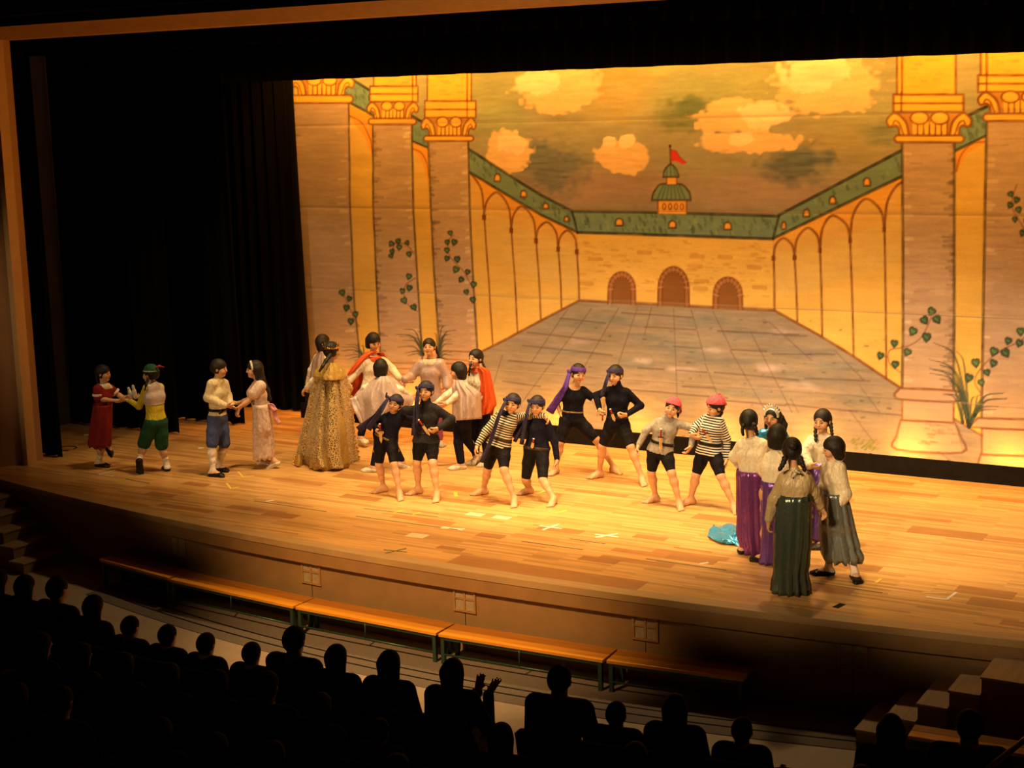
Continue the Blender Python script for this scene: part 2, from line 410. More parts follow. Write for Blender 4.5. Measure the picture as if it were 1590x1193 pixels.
bench((-5.80, 11.47), (-4.56, 11.58), 'narrow-looking orange bench at the right end of the row')
bench((-3.03, 11.02), (-1.3, 11.10), 'orange bench in front of the right stage steps', depth=.24)

# inlaid boards of another colour in the stage floor
def patch(x, y, w, h, m):
    c = atz(x, y); hw, hh = w / 2, h / 2
    return MB().box(c[0]-hw, c[0]+hw, c[1]-hh, c[1]+hh, -.01, .0015).build('board', m, floor)
for (x, y, w, h, k) in ((436,800,.42,.17,0),(845,889,2.0,.30,0),(1470,828,.75,.25,0),(1075,868,.5,.2,0),(712,759,.55,.2,0),
        (560,742,.7,.2,0),(762,832,.3,.14,0),(1120,806,.6,.2,0),(1530,920,.5,.2,0),(1330,880,.45,.18,0),(250,768,.4,.12,0),
        (305,752,.35,.14,0),(560,773,.5,.16,0),(870,823,.5,.16,0),(150,690,.5,.2,0),(700,852,.3,.1,0),(780,780,.45,.15,0),
        (738,799,.20,.12,1),(779,804,.20,.12,1),(648,832,.22,.14,1),(1560,940,.6,.22,0),(1290,915,.4,.2,0),(1010,835,.35,.12,0),(930,870,.4,.14,0)):
    patch(x, y, w, h, M['patch_pale' if k else 'patch_dark'])
# painted thin seams on the boards: traps of the stage lift
def tape(name, pts, w, m, label, parent=None, z=.0022):
    P = [atz(*p) for p in pts]; mb = MB(); c = sum(P) / len(P)
    for a, b in zip(P[:-1], P[1:]):
        d = b - a; d /= np.linalg.norm(d); nrm = np.array([-d[1], d[0], 0]) * w / 2
        mb.add([a-nrm, b-nrm, b+nrm, a+nrm, *[q + np.array([0, 0, z]) for q in (a-nrm, b-nrm, b+nrm, a+nrm)]],
               [(3,2,1,0),(4,5,6,7),(0,1,5,4),(1,2,6,5),(2,3,7,6),(3,0,4,7)])
    o = mb.build(name, m, loc=(c[0], c[1], 0))
    tag(o, label, 'tape', 'tape marks on the stage floor'); return o
def cross(x, y, d1, d2, w, m, label):
    c = atz(x, y); mb = MB()
    for k, d in enumerate((d1, d2)):
        d = np.array([math.cos(d), math.sin(d), 0]); nr = np.array([-d[1], d[0], 0]) * w / 2; a = c - d*.13; b = c + d*.13; e = np.array([0, 0, .002 + .001 * k])
        mb.add([a-nr, b-nr, b+nr, a+nr, a-nr+e, b-nr+e, b+nr+e, a+nr+e], [(3,2,1,0),(4,5,6,7),(0,1,5,4),(1,2,6,5),(2,3,7,6),(3,0,4,7)])
    o = mb.build('tape_cross', m, loc=(c[0], c[1], 0)); tag(o, label, 'tape', 'tape marks on the stage floor')
cross(855, 819, 0, 1.4, .03, M['tape_white'], 'white tape cross on the boards right of the barefoot striped pirate')
cross(942, 832, 0, 1.0, .03, M['tape_white'], 'white tape cross nearest the blue satin train')
cross(703, 821, -.1, .3, .025, M['tape_white'], 'slim white tape cross at the end of a green line, left of the other crosses')
cross(614, 856, .1, 1.2, .018, M['tape_green'], 'small green tape cross near the stage edge')
tape('tape_corner', [(180, 730), (153, 737), (177, 740)], .02, M['tape_white'], 'white tape corner between the red-dress dancer and the green-hat dancer')
tape('tape_corner', [(1438, 927), (1470, 931), (1485, 920)], .026, M['tape_white'], 'bold white tape corner at the front right of the stage')
tape('tape_corner', [(352, 751), (359, 760), (370, 757)], .025, M['tape_yellow'], 'yellow tape corner left of the white-dress dancer')
tape('tape_corner', [(370, 733), (377, 741), (395, 739)], .02, M['tape_yellow'], 'thin yellow tape corner behind the other yellow one on the left')
tape('tape_line', [(553, 802), (711, 823)], .014, M['tape_green'], 'long green line on the boards below the first pirate pair')
tape('tape_line', [(395, 778), (507, 795)], .014, M['tape_green'], 'green line on the boards left of the first pirate pair')
tape('tape_line', [(810, 841), (905, 854)], .014, M['tape_green'], 'green line on the boards below the white cross')
tape('tape_line', [(1003, 868), (1128, 886)], .014, M['tape_green'], 'green line on the boards left of the green satin skirt')
tape('tape_line', [(1262, 905), (1370, 921)], .014, M['tape_green'], 'green line running under the dancer in the grey-blue skirt')
tape('tape_line', [(885, 837), (940, 845)], .016, M['tape_green'], 'short green line just right of the white cross')
tape('tape_line', [(565, 790), (680, 803)], .014, M['tape_green'], 'faint green line just behind the feet of the first pirates')
tape('tape_line', [(1046, 850), (1106, 858)], .016, M['tape_red'], 'short red line left of the blue satin train')
tape('tape_line', [(640, 793), (680, 798)], .018, M['tape_red'], 'short red line below the grey-sweater pirate')
tape('tape_line', [(195, 744), (232, 751)], .012, M['black'], 'thin black line by the shoe of the green-hat dancer')
tape('tape_dash', [(610, 797), (625, 793)], .03, M['tape_yellow'], 'yellow tape dash left of the short red line')
tape('tape_dash', [(640, 800), (652, 796)], .03, M['tape_yellow'], 'yellow tape dash right under the short red line')
tape('tape_dash', [(707, 765), (708, 771)], .04, M['tape_yellow'], 'small upright yellow tape dash between the two pirate pairs')
tape('tape_dash', [(835, 767), (850, 761)], .03, M['tape_yellow'], 'yellow tape dash at the feet of the second pirate pair')
tape('tape_dash', [(862, 797), (880, 793)], .03, M['tape_yellow'], 'yellow tape dash right of the second pirate pair')
tape('tape_dash', [(1360, 905), (1368, 899)], .03, M['tape_yellow'], 'yellow tape dash right of the grey-blue skirt')
tape('tape_dash', [(1432, 920), (1470, 921)], .018, M['tape_yellow'], 'thin yellow tape line inside the bold white corner')
tape('tape_dash', [(413, 779), (425, 777)], .035, M['tape_white'], 'small white tape dab in front of the leopard cape')
tape('tape_dash', [(1297, 944), (1309, 938)], .06, M['black'], 'small dark plate set in the front boards at the right')
tape('tape_dash', [(1086, 876), (1100, 874)], .03, M['tape_white'], 'small white tape dab left of the purple skirts')
tape('tape_dash', [(308, 696), (316, 696)], .06, M['tape_white'], 'small white scrap behind the dancer in blue breeches')
tape('tape_dash', [(130, 676), (140, 675)], .08, M['tape_white'], 'small white scrap at the foot of the wide leg curtain')
tape('tape_dash', [(96, 704), (99, 704)], .06, M['tape_white'], 'white speck beside the nearest leg curtain')
# cable loop
c = atz(103, 697); mb = MB(); mb.tube([(c[0]+.10*math.cos(t*.32)*(1.3), c[1]+.13*math.sin(t*.32), .006) for t in range(19)], .005, 6)
o = mb.build('cable', M['black'], loc=(c[0], c[1], 0), smooth=True); tag(o, 'thin black cable loop on the boards by the left wing', 'cable')
# ================================================================ THE PAINTED BACKDROP
YB = 17.70
BX0, BX1, BZ0, BZ1, CELL = -14.05, -2.05, .005, 4.95, .0128
nx = int((BX1 - BX0) / CELL) + 1; nz = int((BZ1 - BZ0) / CELL) + 1
gx = np.linspace(BX0, BX1, nx); gz = np.linspace(BZ0, BZ1, nz)
CAN = np.zeros((nz, nx, 3)); prng = np.random.default_rng(11)
def vnoise(sx, sz, seed):                # smooth value noise on the canvas, cells of sx by sz metres
    r = np.random.default_rng(seed)
    a = int((BX1-BX0)/sx)+3; b = int((BZ1-BZ0)/sz)+3; T = r.random((b, a))
    u = (gx-BX0)/sx; v = (gz-BZ0)/sz; i = u.astype(int); j = v.astype(int); fu = u-i; fv = v-j
    fu = fu*fu*(3-2*fu); fv = fv*fv*(3-2*fv)
    A = T[j][:, i]*(1-fu) + T[j][:, i+1]*fu; B = T[j+1][:, i]*(1-fu) + T[j+1][:, i+1]*fu
    return A*(1-fv)[:, None] + B*fv[:, None]
STREAK = .6*vnoise(.35, .035, 1) + .4*vnoise(.12, .02, 2)      # horizontal brush marks
CLOUDY = .5*vnoise(.8, .5, 3) + .3*vnoise(.3, .2, 4) + .2*vnoise(.1, .07, 5)
EDGE = .5*vnoise(.16, .12, 6) + .5*vnoise(.07, .05, 7)
def paint(c): return np.clip(lin(c) / np.array([1.0, .55, .14]) * .82, .012, .86)
def W2(p): q = aty(p[0], p[1], YB); return q[0], q[2]
def pts2(pts): return np.array([W2(p) for p in pts])
PXM = .0088; SW = 1.25                      # stroke weight
def window_of(P, m):
    i0 = max(0, np.searchsorted(gx, P[:, 0].min()-m)-1); i1 = min(nx, np.searchsorted(gx, P[:, 0].max()+m)+1)
    j0 = max(0, np.searchsorted(gz, P[:, 1].min()-m)-1); j1 = min(nz, np.searchsorted(gz, P[:, 1].max()+m)+1)
    return slice(j0, j1), slice(i0, i1)
def put(sj, si, a, c):
    a = a[..., None]; CAN[sj, si] = CAN[sj, si]*(1-a) + np.asarray(c)*a
def inside(P, X, Z):
    r = np.zeros(X.shape, bool); n = len(P)
    for k in range(n):
        x0, z0 = P[k]; x1, z1 = P[(k+1) % n]
        if z0 == z1: continue
        c = ((z0 > Z) != (z1 > Z)) & (X < (x1-x0)*(Z-z0)/(z1-z0)+x0); r ^= c
    return r
def fill(pts, color, alpha=1.0, streak=.09, world=False):
    P = np.array(pts) if world else pts2(pts); sj, si = window_of(P, .02)
    if sj.stop <= sj.start or si.stop <= si.start: return
    X, Z = np.meshgrid(gx[si], gz[sj]); q = CELL*.25
    a = sum(inside(P, X+dx, Z+dz).astype(float) for dx in (-q, q) for dz in (-q, q))*.25*alpha
    put(sj, si, a, np.asarray(color)*(1+streak*(STREAK[sj, si]-.5)*2)[..., None])
def stroke(pts, w, color, alpha=1.0, taper=False, world=False):
    P = np.array(pts) if world else pts2(pts); sj, si = window_of(P, w*PXM+.02)
    if sj.stop <= sj.start or si.stop <= si.start: return
    X, Z = np.meshgrid(gx[si], gz[sj]); D = np.full(X.shape, 9.0); n = len(P)-1
    for k in range(n):
        a = P[k]; d = P[k+1]-a; t = np.clip(((X-a[0])*d[0]+(Z-a[1])*d[1])/(d@d+1e-12), 0, 1)
        hw = w*SW*PXM/2*((1-.85*(k+t)/n) if taper else 1)
        D = np.minimum(D, np.hypot(X-a[0]-t*d[0], Z-a[1]-t*d[1]) - hw)
    put(sj, si, np.clip(.5-D/CELL, 0, 1)*alpha*(.82+.36*(EDGE[sj, si]-.5)), color)
def blob(cx, cy, rx, ry, color, soft=.35, alpha=1.0, rough=.8, streak=.15):
    c = np.array(W2((cx, cy))); rx *= PXM; ry *= PXM*1.02
    sj, si = window_of(np.array([c-[rx*1.7, ry*1.7], c+[rx*1.7, ry*1.7]]), .02)
    if sj.stop <= sj.start or si.stop <= si.start: return
    X, Z = np.meshgrid(gx[si], gz[sj])
    d = np.hypot((X-c[0])/rx, (Z-c[1])/ry) + rough*(EDGE[sj, si]-.5) + rough*.5*(CLOUDY[sj, si]-.5)
    put(sj, si, np.clip((1-d)/soft+.5, 0, 1)*alpha, np.asarray(color)*(1+streak*(STREAK[sj, si]-.5)*2)[..., None])
def curve(pts, n=10):                   # Catmull-Rom
    p = np.array(pts, float); p = np.vstack([2*p[0]-p[1], p, 2*p[-1]-p[-2]]); out = []
    for i in range(1, len(p)-2):
        for t in np.linspace(0, 1, n, endpoint=False):
            out.append(.5*((2*p[i])+(-p[i-1]+p[i+1])*t+(2*p[i-1]-5*p[i]+4*p[i+1]-p[i+2])*t*t+(-p[i-1]+3*p[i]-3*p[i+1]+p[i+2])*t**3))
    out.append(p[-2]); return [tuple(q) for q in out]
def ell(cx, cy, rx, ry, n=18, rot=0):
    return [(cx+rx*math.cos(t)*math.cos(rot)-ry*math.sin(t)*math.sin(rot), cy+rx*math.cos(t)*math.sin(rot)+ry*math.sin(t)*math.cos(rot)) for t in np.linspace(0, 2*math.pi, n, endpoint=False)]
def closed(p): return list(p)+[p[0]]

INK = paint((70, 40, 10)); BROWN = paint((118, 54, 10)); DARKGREEN = paint((36, 32, 12))
SKY_T = paint((158, 130, 56)); SKY_B = paint((138, 110, 66)); STONE = paint((178, 128, 66)); STONE_D = paint((112, 80, 42)); STONE_L = paint((222, 170, 92))
WALLC = paint((212, 148, 46)); WALLO = paint((226, 128, 22)); CAP = paint((228, 148, 34)); CAP_S = paint((176, 104, 26))
ROOF = paint((110, 116, 66)); ROOF_D = paint((72, 78, 40)); CLOUD = paint((222, 156, 70)); CLOUD_L = paint((234, 174, 90))
PAVE = paint((140, 108, 58)); PAVE_D = paint((112, 98, 58)); LEAF = paint((58, 72, 26)); LEAF_D = paint((34, 40, 22)); RED = paint((190, 40, 22))
# sky
zz = np.clip((gz-2.8)/2.0, 0, 1)[:, None, None]
CAN[:] = SKY_B*(1-zz)+SKY_T*zz
CAN *= (1+.28*(STREAK-.5)+.25*(CLOUDY-.5))[..., None]
for (x, y, rx, ry, c, al) in ((930,105,120,12,(150,140,50),.6),(760,150,50,40,(150,132,56),.6),(960,140,60,40,(176,128,44),.6),(1080,150,70,30,(150,136,58),.6),
        (1180,120,40,40,(150,132,52),.5),(1330,190,60,40,(150,128,56),.6),(1300,220,90,30,(158,118,50),.5),(900,290,150,26,(160,112,66),.7),(1200,300,140,26,(160,116,70),.7),(780,190,50,20,(140,128,60),.5)):
    blob(x, y, rx, ry, paint(c), .9, al, .8)
for (x, y, rx, ry, c) in ((855,262,52,34,(92,86,56)),(828,245,30,18,(104,92,56)),(1057,178,38,20,(108,98,44)),(1075,165,24,12,(100,100,44)),(1240,256,46,26,(84,82,56)),(1262,246,30,12,(92,88,56)),(1370,205,30,14,(128,112,54))):
    blob(x, y, rx, ry, paint(c), .8, .8, 1.0, .4)
for (x, y, rx, ry, L_) in ((869,138,66,30,0),(840,128,36,20,1),(862,160,36,16,0),(789,236,38,28,0),(795,225,24,18,1),(785,250,26,14,0),(964,240,40,24,0),(972,219,15,12,1),(945,220,12,8,1),(965,258,26,10,0),
        (1154,182,66,24,0),(1140,160,22,10,0),(1190,180,40,18,1),(1168,220,74,16,0),(1150,216,20,10,1),(1284,130,72,40,0),(1270,112,50,28,1),(1320,150,36,20,0),(1290,160,50,14,0)):
    blob(x, y, rx, ry, CLOUD_L if L_ else CLOUD, .16, .93, .75)
# side walls and back wall
fill([(457,118),(543,118),(574,150),(652,200),(730,262),(897,360),(899,467),(748,548),(748,720),(440,720)], WALLC)
fill([(1202,371),(1399,268),(1531,205),(1700,110),(1700,760),(1399,720),(1399,602),(1203,482)], WALLC)
fill([(897,361),(1201,371),(1203,483),(1021,473),(899,467)], paint((214, 150, 48)))
for _ in range(150):
    x = prng.uniform(902, 1196); y = prng.uniform(372, 462); w = prng.uniform(3, 14)
    stroke([(x-w/2, y), (x+w/2, y+.5)], prng.uniform(1.2, 3.2), paint((176, 108, 26)), prng.uniform(.15, .55))
for (x, y) in ((1083,398),(1126,399),(1080,413),(1172,415),(1090,436),(1088,448),(1180,446),(910,440),(1000,392),(925,402)):
    stroke([(x-9, y), (x+9, y+.8)], 5, paint((168, 98, 20)), .55)
# painted pavement
fill([(899,467),(1021,473),(1203,482),(1275,523),(1325,554),(1399,602),(1399,735),(740,735),(748,545),(780,530)], PAVE, streak=.2)
fill([(1399,690),(1481,650),(1525,676),(1640,720),(1640,780),(1399,760)], PAVE, streak=.2)
fill([(460,560),(748,545),(748,735),(460,720)], paint((196, 132, 66)), streak=.2)
for (x, y, rx, ry) in ((900,505,40,7),(960,498,60,6),(1000,525,50,6),(1100,500,45,7),(1040,540,55,7),(1170,520,50,8),(880,545,40,6),(1120,560,60,8),(1230,545,45,8),(1260,590,50,8),(985,565,40,7),(1330,620,40,8),(1150,610,60,8),(1300,570,30,6)):
    blob(x, y, rx, ry, PAVE_D, .9, .55, 1.2, .3)
for (x, y, rx, ry) in ((995,560,12,4),(1060,575,25,5),(1215,515,18,6),(1190,570,22,6),(1240,600,26,5),(900,530,16,4),(1110,545,18,4)):
    blob(x, y, rx, ry, paint((176, 136, 84)), .9, .6, 1.2, .4)
thin = paint((92, 58, 34))
for a, b in (((881,481),(826,563)),((918,480),(800,640)),((960,479),(866,640)),((989,478),(935,640)),((1011,478),(1000,520)),((1046,480),(1052,640)),((1074,481),(1096,560)),((1096,565),(1125,640)),
             ((1108,484),(1135,540)),((1135,545),(1190,640)),((1166,516),(1230,640)),((1195,500),(1260,560)),((1228,620),(1240,640)),((1295,545),(1340,590)),((1335,600),(1365,640)),((780,552),(765,600)),((1320,640),(1355,685)),((1455,700),(1475,715))):
    stroke([a, b], 1.5, thin, .6)
for a, b in (((870,494),(940,502)),((965,486),(1075,493)),((820,516),(940,530)),((1000,508),(1080,512)),((1115,514),(1240,520)),((1200,520),(1252,522)),((812,536),(950,552)),((1045,538),(1090,541)),((1135,543),(1190,546)),((1200,550),(1295,551)),
             ((790,560),(860,566)),((990,572),(1030,574)),((1050,575),(1098,578)),((1110,578),(1240,590)),((1250,588),(1350,592)),((780,592),(840,600)),((970,605),(1130,618)),((1060,600),(1110,602)),((1220,628),(1330,640)),((1318,638),(1400,645)),((1100,620),(1220,630))):
    stroke([a, b], 1.9, thin, .75)
for _ in range(90):
    x = prng.uniform(850, 1380); y = prng.uniform(495, 690)
    stroke([(x, y), (x+prng.uniform(1, 5), y+prng.uniform(-.8, .8))], prng.uniform(1.2, 2.6), paint((86, 60, 34)), prng.uniform(.3, .8))
stroke([(748,546),(780,530),(899,467),(1021,473),(1203,482),(1275,523),(1325,554),(1399,603)], 3.2, BROWN)
# arches of the side walls
def arcade(feet, peaks, ends, y_shade=None):
    for (xa, ya), (xp, yp), (xb, yb) in zip(feet[:-1], peaks, feet[1:]):
        P = curve([(xa, ya), (xa+(xp-xa)*.22, ya+(yp-ya)*.62), (xp, yp), (xb-(xb-xp)*.22, yb+(yp-yb)*.62), (xb, yb)], 6)
        fill([(xa, ya), *P, (xb, yb), (xb, yb+60), (xa, ya+60)], paint((206, 150, 56)), .6)
        stroke(P, 2.9, BROWN)
    for (x, y), e in zip(feet, ends):
        if e is None: continue
        stroke([(x, y), (x+(e[0]-x)*.5+.6, (y+e[1])/2), e], 2.6, BROWN)
        fill([(x-3, y-1), (x+3, y-1), (x+3, y+7), (x-3, y+7)], BROWN)
fill([(730,270),(897,361),(896,385),(867,376),(833,362),(794,345),(751,325),(730,320)], WALLO, .65)
fill([(1202,371),(1399,275),(1399,330),(1373,345),(1319,365),(1273,378),(1234,390),(1202,396)], WALLO, .5)
arcade([(725,262),(751,335),(794.5,355),(833,371),(867,384),(896,388)], [(730,270),(772,299),(811,320.5),(850,345),(881.6,358)],
       [None,(765,536),(804.6,515),(840.8,495),(872,478),(899,466)])
arcade([(1202,398),(1234,397),(1273,386),(1319.6,371),(1373,353.6),(1425,330)], [(1217,370),(1254,354),(1292,335),(1344,309),(1399,284)],
       [(1203,482),(1238,499),(1276,522),(1325,553.6),(1376,588),None])
# green roofs
LT = [(530,112),(574,140),(652,187),(727,232),(840,303),(888.6,328)]; LB = [(530,152),(569,173),(641,220),(665,230),(730,269),(840,333.5),(897,361)]
RT = [(1210,334),(1399,234),(1504,179),(1531,166),(1640,110)]; RB = [(1202,370),(1399,274.5),(1484,234),(1531,211.5),(1640,158)]
CT = [(888.6,328),(1021,330),(1209.6,335.5)]; CB = [(897,361),(1049,366),(1201,371)]
for T_, B_ in ((LT, LB), (RT, RB), (CT, CB)):
    fill(T_+B_[::-1], ROOF, streak=.12)
    for _ in range(120):
        k = prng.integers(0, len(T_)-1); t = prng.random(); s_ = prng.uniform(.12, .9)
        a = np.array(T_[k])*(1-t)+np.array(T_[k+1])*t; kb = min(k, len(B_)-2)
        i = np.interp(a[0], [q[0] for q in B_], [q[1] for q in B_])
        yy = a[1]+(i-a[1])*s_
        stroke([(a[0], yy-2), (a[0]+1.5, yy+2.5)], prng.uniform(2, 4), ROOF_D if prng.random() < .75 else paint((132, 132, 62)), prng.uniform(.35, .8))
    stroke(T_, 3.6, DARKGREEN); stroke(B_, 3.6, DARKGREEN)
stroke([(888.6,328),(897,361)], 3, DARKGREEN); stroke([(1210,335),(1201,371)], 3, DARKGREEN)
def lucarne(x, y, w, h, sk=0):
    P = [(x-w/2, y+h/2), (x-w/2, y-h*.05), *[(x+w/2*math.cos(t), y-h*.05-h*.45*math.sin(t)) for t in np.linspace(math.pi, 0, 7)], (x+w/2, y+h/2)]
    fill(P, paint((226, 142, 40))); stroke(closed(P), 2.4, INK)
for a in ((772,276,9,11),(813.5,301,8.5,10),(847.6,320,8,9),(880,340,6.5,7.5),(961,345,11,11),(1044,348.5,11,11),(1130,351,11,11),(1217.6,350,6,11),(1252,331,9,11),(1292.5,311,9.5,11),(1346,282.5,10,12),(578,150,9,11)): lucarne(*a)
# tower with flag
fill([(1021,332),(1021,311),(1066,311),(1066,332)], paint((222, 138, 40)))
for k in range(4): stroke(closed(ell(1031+k*9.3, 321, 2.4, 4.6)), 1.6, BROWN)
stroke([(1021,332),(1021,311)], 2, BROWN); stroke([(1066,332),(1066,311)], 2, BROWN)
D1_ = curve([(1011.7,311),(1014,300),(1024,287),(1041,285.5),(1059,287),(1070,299),(1072.6,311)], 6)
fill(D1_, ROOF); stroke(closed(D1_), 2.6, INK)
for t in np.linspace(-.8, .8, 7): stroke([(1042+t*16, 289), (1042+t*27, 309)], 2.6, ROOF_D, .8)
fill([(1035,286),(1035,275),(1050.5,275),(1050.5,286)], paint((222, 138, 40))); stroke([(1035,286),(1035,275)], 1.6, BROWN); stroke([(1050.5,286),(1050.5,275)], 1.6, BROWN)
D2_ = curve([(1029.6,275),(1032,264),(1041,255.5),(1050,263),(1054,275)], 6)
fill(D2_, ROOF); stroke(closed(D2_), 2.4, INK)
for t in (-.6, 0, .6): stroke([(1041+t*8, 260), (1042+t*12, 274)], 2.2, ROOF_D, .8)
fill([(1041,232.5),(1050,235),(1057,246),(1065.6,253),(1060,255.5),(1049,250),(1042,250.5)], RED); stroke([(1041,232.5),(1050,235),(1057,246),(1065.6,253)], 1.6, paint((120, 30, 20)), .8)
stroke([(1040,227.5),(1041.3,256)], 2.4, INK); blob(1040, 227, 2.2, 2.2, INK, .4, 1, .1)
# doors
def arch_door(x0, x1, top, bot, inner=.2):
    def shape(a, b, t, g): 
        r = (b-a)/2; m = (a+b)/2; hh = min((bot-t)*.55, r*1.35)
        return [(a-.5, g), (a, t+hh), *[(m+r*math.cos(q), t+hh-hh*math.sin(q)) for q in np.linspace(math.pi, 0, 11)], (b, t+hh), (b+.5, g+1.5)]
    S = shape(x0, x1, top, bot); fill(S, paint((150, 86, 30))); stroke(S, 2.6, BROWN)
    w = (x1-x0)*inner*.8; I = shape(x0+w, x1-w, top+w*1.15, bot); fill(I, paint((126, 70, 20)))
    stroke(I, 2.0, paint((112, 56, 12)))
    for p, q in list(zip(S, I))[1:-1:1]: stroke([p, q], 1.4, paint((176, 112, 50)), .6)
arch_door(944, 985.5, 422.5, 471.5); arch_door(1021.5, 1070, 414.5, 474.5, .17); arch_door(1108.5, 1153, 430.7, 478.5)
# columns
def shaft(L_, R_, edge_dark='left'):
    P = L_+R_[::-1]; fill(P, STONE, streak=.14)
    Lp = np.array(L_, float); Rp = np.array(R_, float)
    def xl(y): return np.interp(y, Lp[:, 1], Lp[:, 0])
    def xr(y): return np.interp(y, Rp[:, 1], Rp[:, 0])
    y0, y1 = Lp[0, 1], Lp[-1, 1]
    for _ in range(190):
        y = prng.uniform(y0+2, y1-2); f = prng.random(); l, r = xl(y), xr(y); w = r-l
        dk = prng.random()
        if dk < .45:
            ln = w*prng.uniform(.04, .22)*f
            if edge_dark == 'left': stroke([(l+2, y), (l+2+ln, y+prng.uniform(-1, 1))], prng.uniform(2, 4), STONE_D, prng.uniform(.25, .7))
            else: stroke([(r-2, y), (r-2-ln, y+prng.uniform(-1, 1))], prng.uniform(2, 4), STONE_D, prng.uniform(.25, .7))
        elif dk < .62:
            ln = w*prng.uniform(.03, .14)
            if edge_dark == 'left': stroke([(r-2-ln*.4, y), (r-2-ln*1.4, y+.6)], prng.uniform(1.5, 4), STONE_L, prng.uniform(.2, .6))
            else: stroke([(l+3, y), (l+3+ln, y+.6)], prng.uniform(1.5, 4), STONE_L, prng.uniform(.2, .6))
        else:
            x = l+w*prng.random(); ln = w*prng.uniform(.1, .35)
            stroke([(max(l, x-ln/2), y), (min(r, x+ln/2), y+prng.uniform(-.6, .6))], prng.uniform(1, 2.4), paint((132, 98, 56)) if prng.random() < .6 else paint((196, 146, 78)), prng.uniform(.12, .4))
    stroke(L_, 3.2, INK, .9); stroke(R_, 3.2, INK, .9)
def capital(x0, x1, yt, yb, ring, blocks, up, side):
    w = x1-x0; h = yb-yt; m = (x0+x1)/2
    if up:                                   # upper pier with a return face
        fill([(up[0], up[2]), (up[1], up[2]), (up[1], blocks[2]), (up[0], blocks[2])], CAP)
        for x in (up[0], up[1], up[3]): stroke([(x, up[2]), (x, blocks[2])], 2.6, BROWN)
        for _ in range(14):
            x = prng.uniform(up[0]+4, up[1]-12); y = prng.uniform(up[2], blocks[2]); stroke([(x, y), (x+9, y)], 2.4, STONE_D, .25)
    if blocks:
        b0, b1, t0, t1, sx = blocks; tm = (t0+t1)/2; s = 5 if sx > m else -5
        P = [(b0, t0), (b1, t0), (b1, t1), (b0, t1)]; fill(P, CAP); stroke(closed(P), 2.8, BROWN); stroke([(b0, tm), (b1, tm)], 2.4, BROWN); stroke([(sx, t0-3), (sx, t1)], 2.2, BROWN)
    fill([(x0+w*.14, yt+2), (x1-w*.14, yt+2), (x1-w*.2, yb), (x0+w*.2, yb)], CAP_S)
    for k, t in enumerate((.33, .40, .47, .54, .61, .68)):
        fill([(x0+w*(t-.03), yt+h*.42), (x0+w*(t+.03), yt+h*.42), (x0+w*(t+.022), yb), (x0+w*(t-.022), yb)], CAP); stroke([(x0+w*(t+.035), yt+h*.42), (x0+w*(t+.03), yb)], 1.8, BROWN)
    for c in (.385, .625):
        E_ = ell(x0+w*c, yt+h*.26, w*.105, h*.27); fill(E_, CAP); stroke(closed(E_), 2.2, BROWN)
    for s in (-1, 1):                        # scrolls
        q = x0 if s < 0 else x1; d = -s
        V = curve([(q+d*w*.26, yb), (q+d*w*.22, yt+h*.42), (q+d*w*.10, yt+h*.05), (q+d*w*.01, yt+h*.32), (q+d*w*.03, yt+h*.62), (q+d*w*.10, yt+h*.58), (q+d*w*.14, yt+h*.7), (q+d*w*.15, yb)], 6)
        fill(V, CAP); stroke(V, 2.8, BROWN); stroke(curve([(q+d*w*.075, yt+h*.5), (q+d*w*.10, yt+h*.38), (q+d*w*.15, yt+h*.5), (q+d*w*.2, yb)], 6), 2.0, BROWN)
    r0, r1, ra, rb = ring; rr = (rb-ra)/2
    P = [(r0+rr, ra), (r1-rr, ra), *[(r1-rr+rr*math.sin(t), ra+rr-rr*math.cos(t)) for t in np.linspace(0, math.pi, 6)], (r0+rr, rb), *[(r0+rr-rr*math.sin(t), rb-rr+rr*math.cos(t)) for t in np.linspace(0, math.pi, 6)]]
    fill(P, CAP); stroke(closed(P), 2.8, BROWN)
def spandrel(P, arc):
    fill(P, WALLO, .8); stroke(curve(arc, 6), 2.2, BROWN, .7)
spandrel([(543,163),(579,182),(580,245),(566,210),(543,182)], [(544,180),(562,190),(575,214),(579,236)])
spandrel([(641,221),(664,231),(666,290),(655,250),(641,232)], [(642,231),(655,238),(663,255),(666,276)])
spandrel([(1484,237),(1529,214),(1529,222),(1500,240),(1484,270)], [(1529,220),(1508,224),(1492,242),(1485,266)])
shaft([(440,160),(446,330),(452,475),(462,620),(468,720)], [(542.7,160),(544.6,330),(551,475),(557.7,538),(566,640),(570,720)])
shaft([(579.5,194),(580.5,330),(585,430),(589.4,518),(596,640),(598,700)], [(640,193),(641.5,330),(647,430),(653,529),(660,640),(663,700)])
shaft([(665,219),(668.7,330),(673,420),(679,511),(682,560)], [(725.7,218),(728.7,330),(734,430),(741,543),(742,560)])
shaft([(1400,222),(1401.6,380),(1402,500),(1400.7,602)], [(1482,222),(1482,380),(1482,500),(1481,606)], 'right')
shaft([(1532,190),(1529,380),(1527,500),(1524.5,650)], [(1634,185),(1634,380),(1634,500),(1636,655)], 'right')
capital(447, 551.5, 117, 147, (440,549,148,160), None, None, 0)
capital(570, 650.5, 158, 184, (573,647,184,193.5), (575,649,134,158,641), (580.5,646.5,100,641), 0)
capital(654, 738.5, 182, 211.5, (658.5,734,211,219), (660,738,157,183,724.5), (663.5,731,100,724.5), 0)
capital(1376, 1509, 174, 210, (1388.5,1496.5,210.5,221), (1387,1496,147,174,1399), (1392.5,1484,80,1400), 0)
capital(1518, 1650, 142, 175, (1526.5,1642,176.5,188), (1519,1645,117,143,1532), (1523,1634,80,1532), 0)
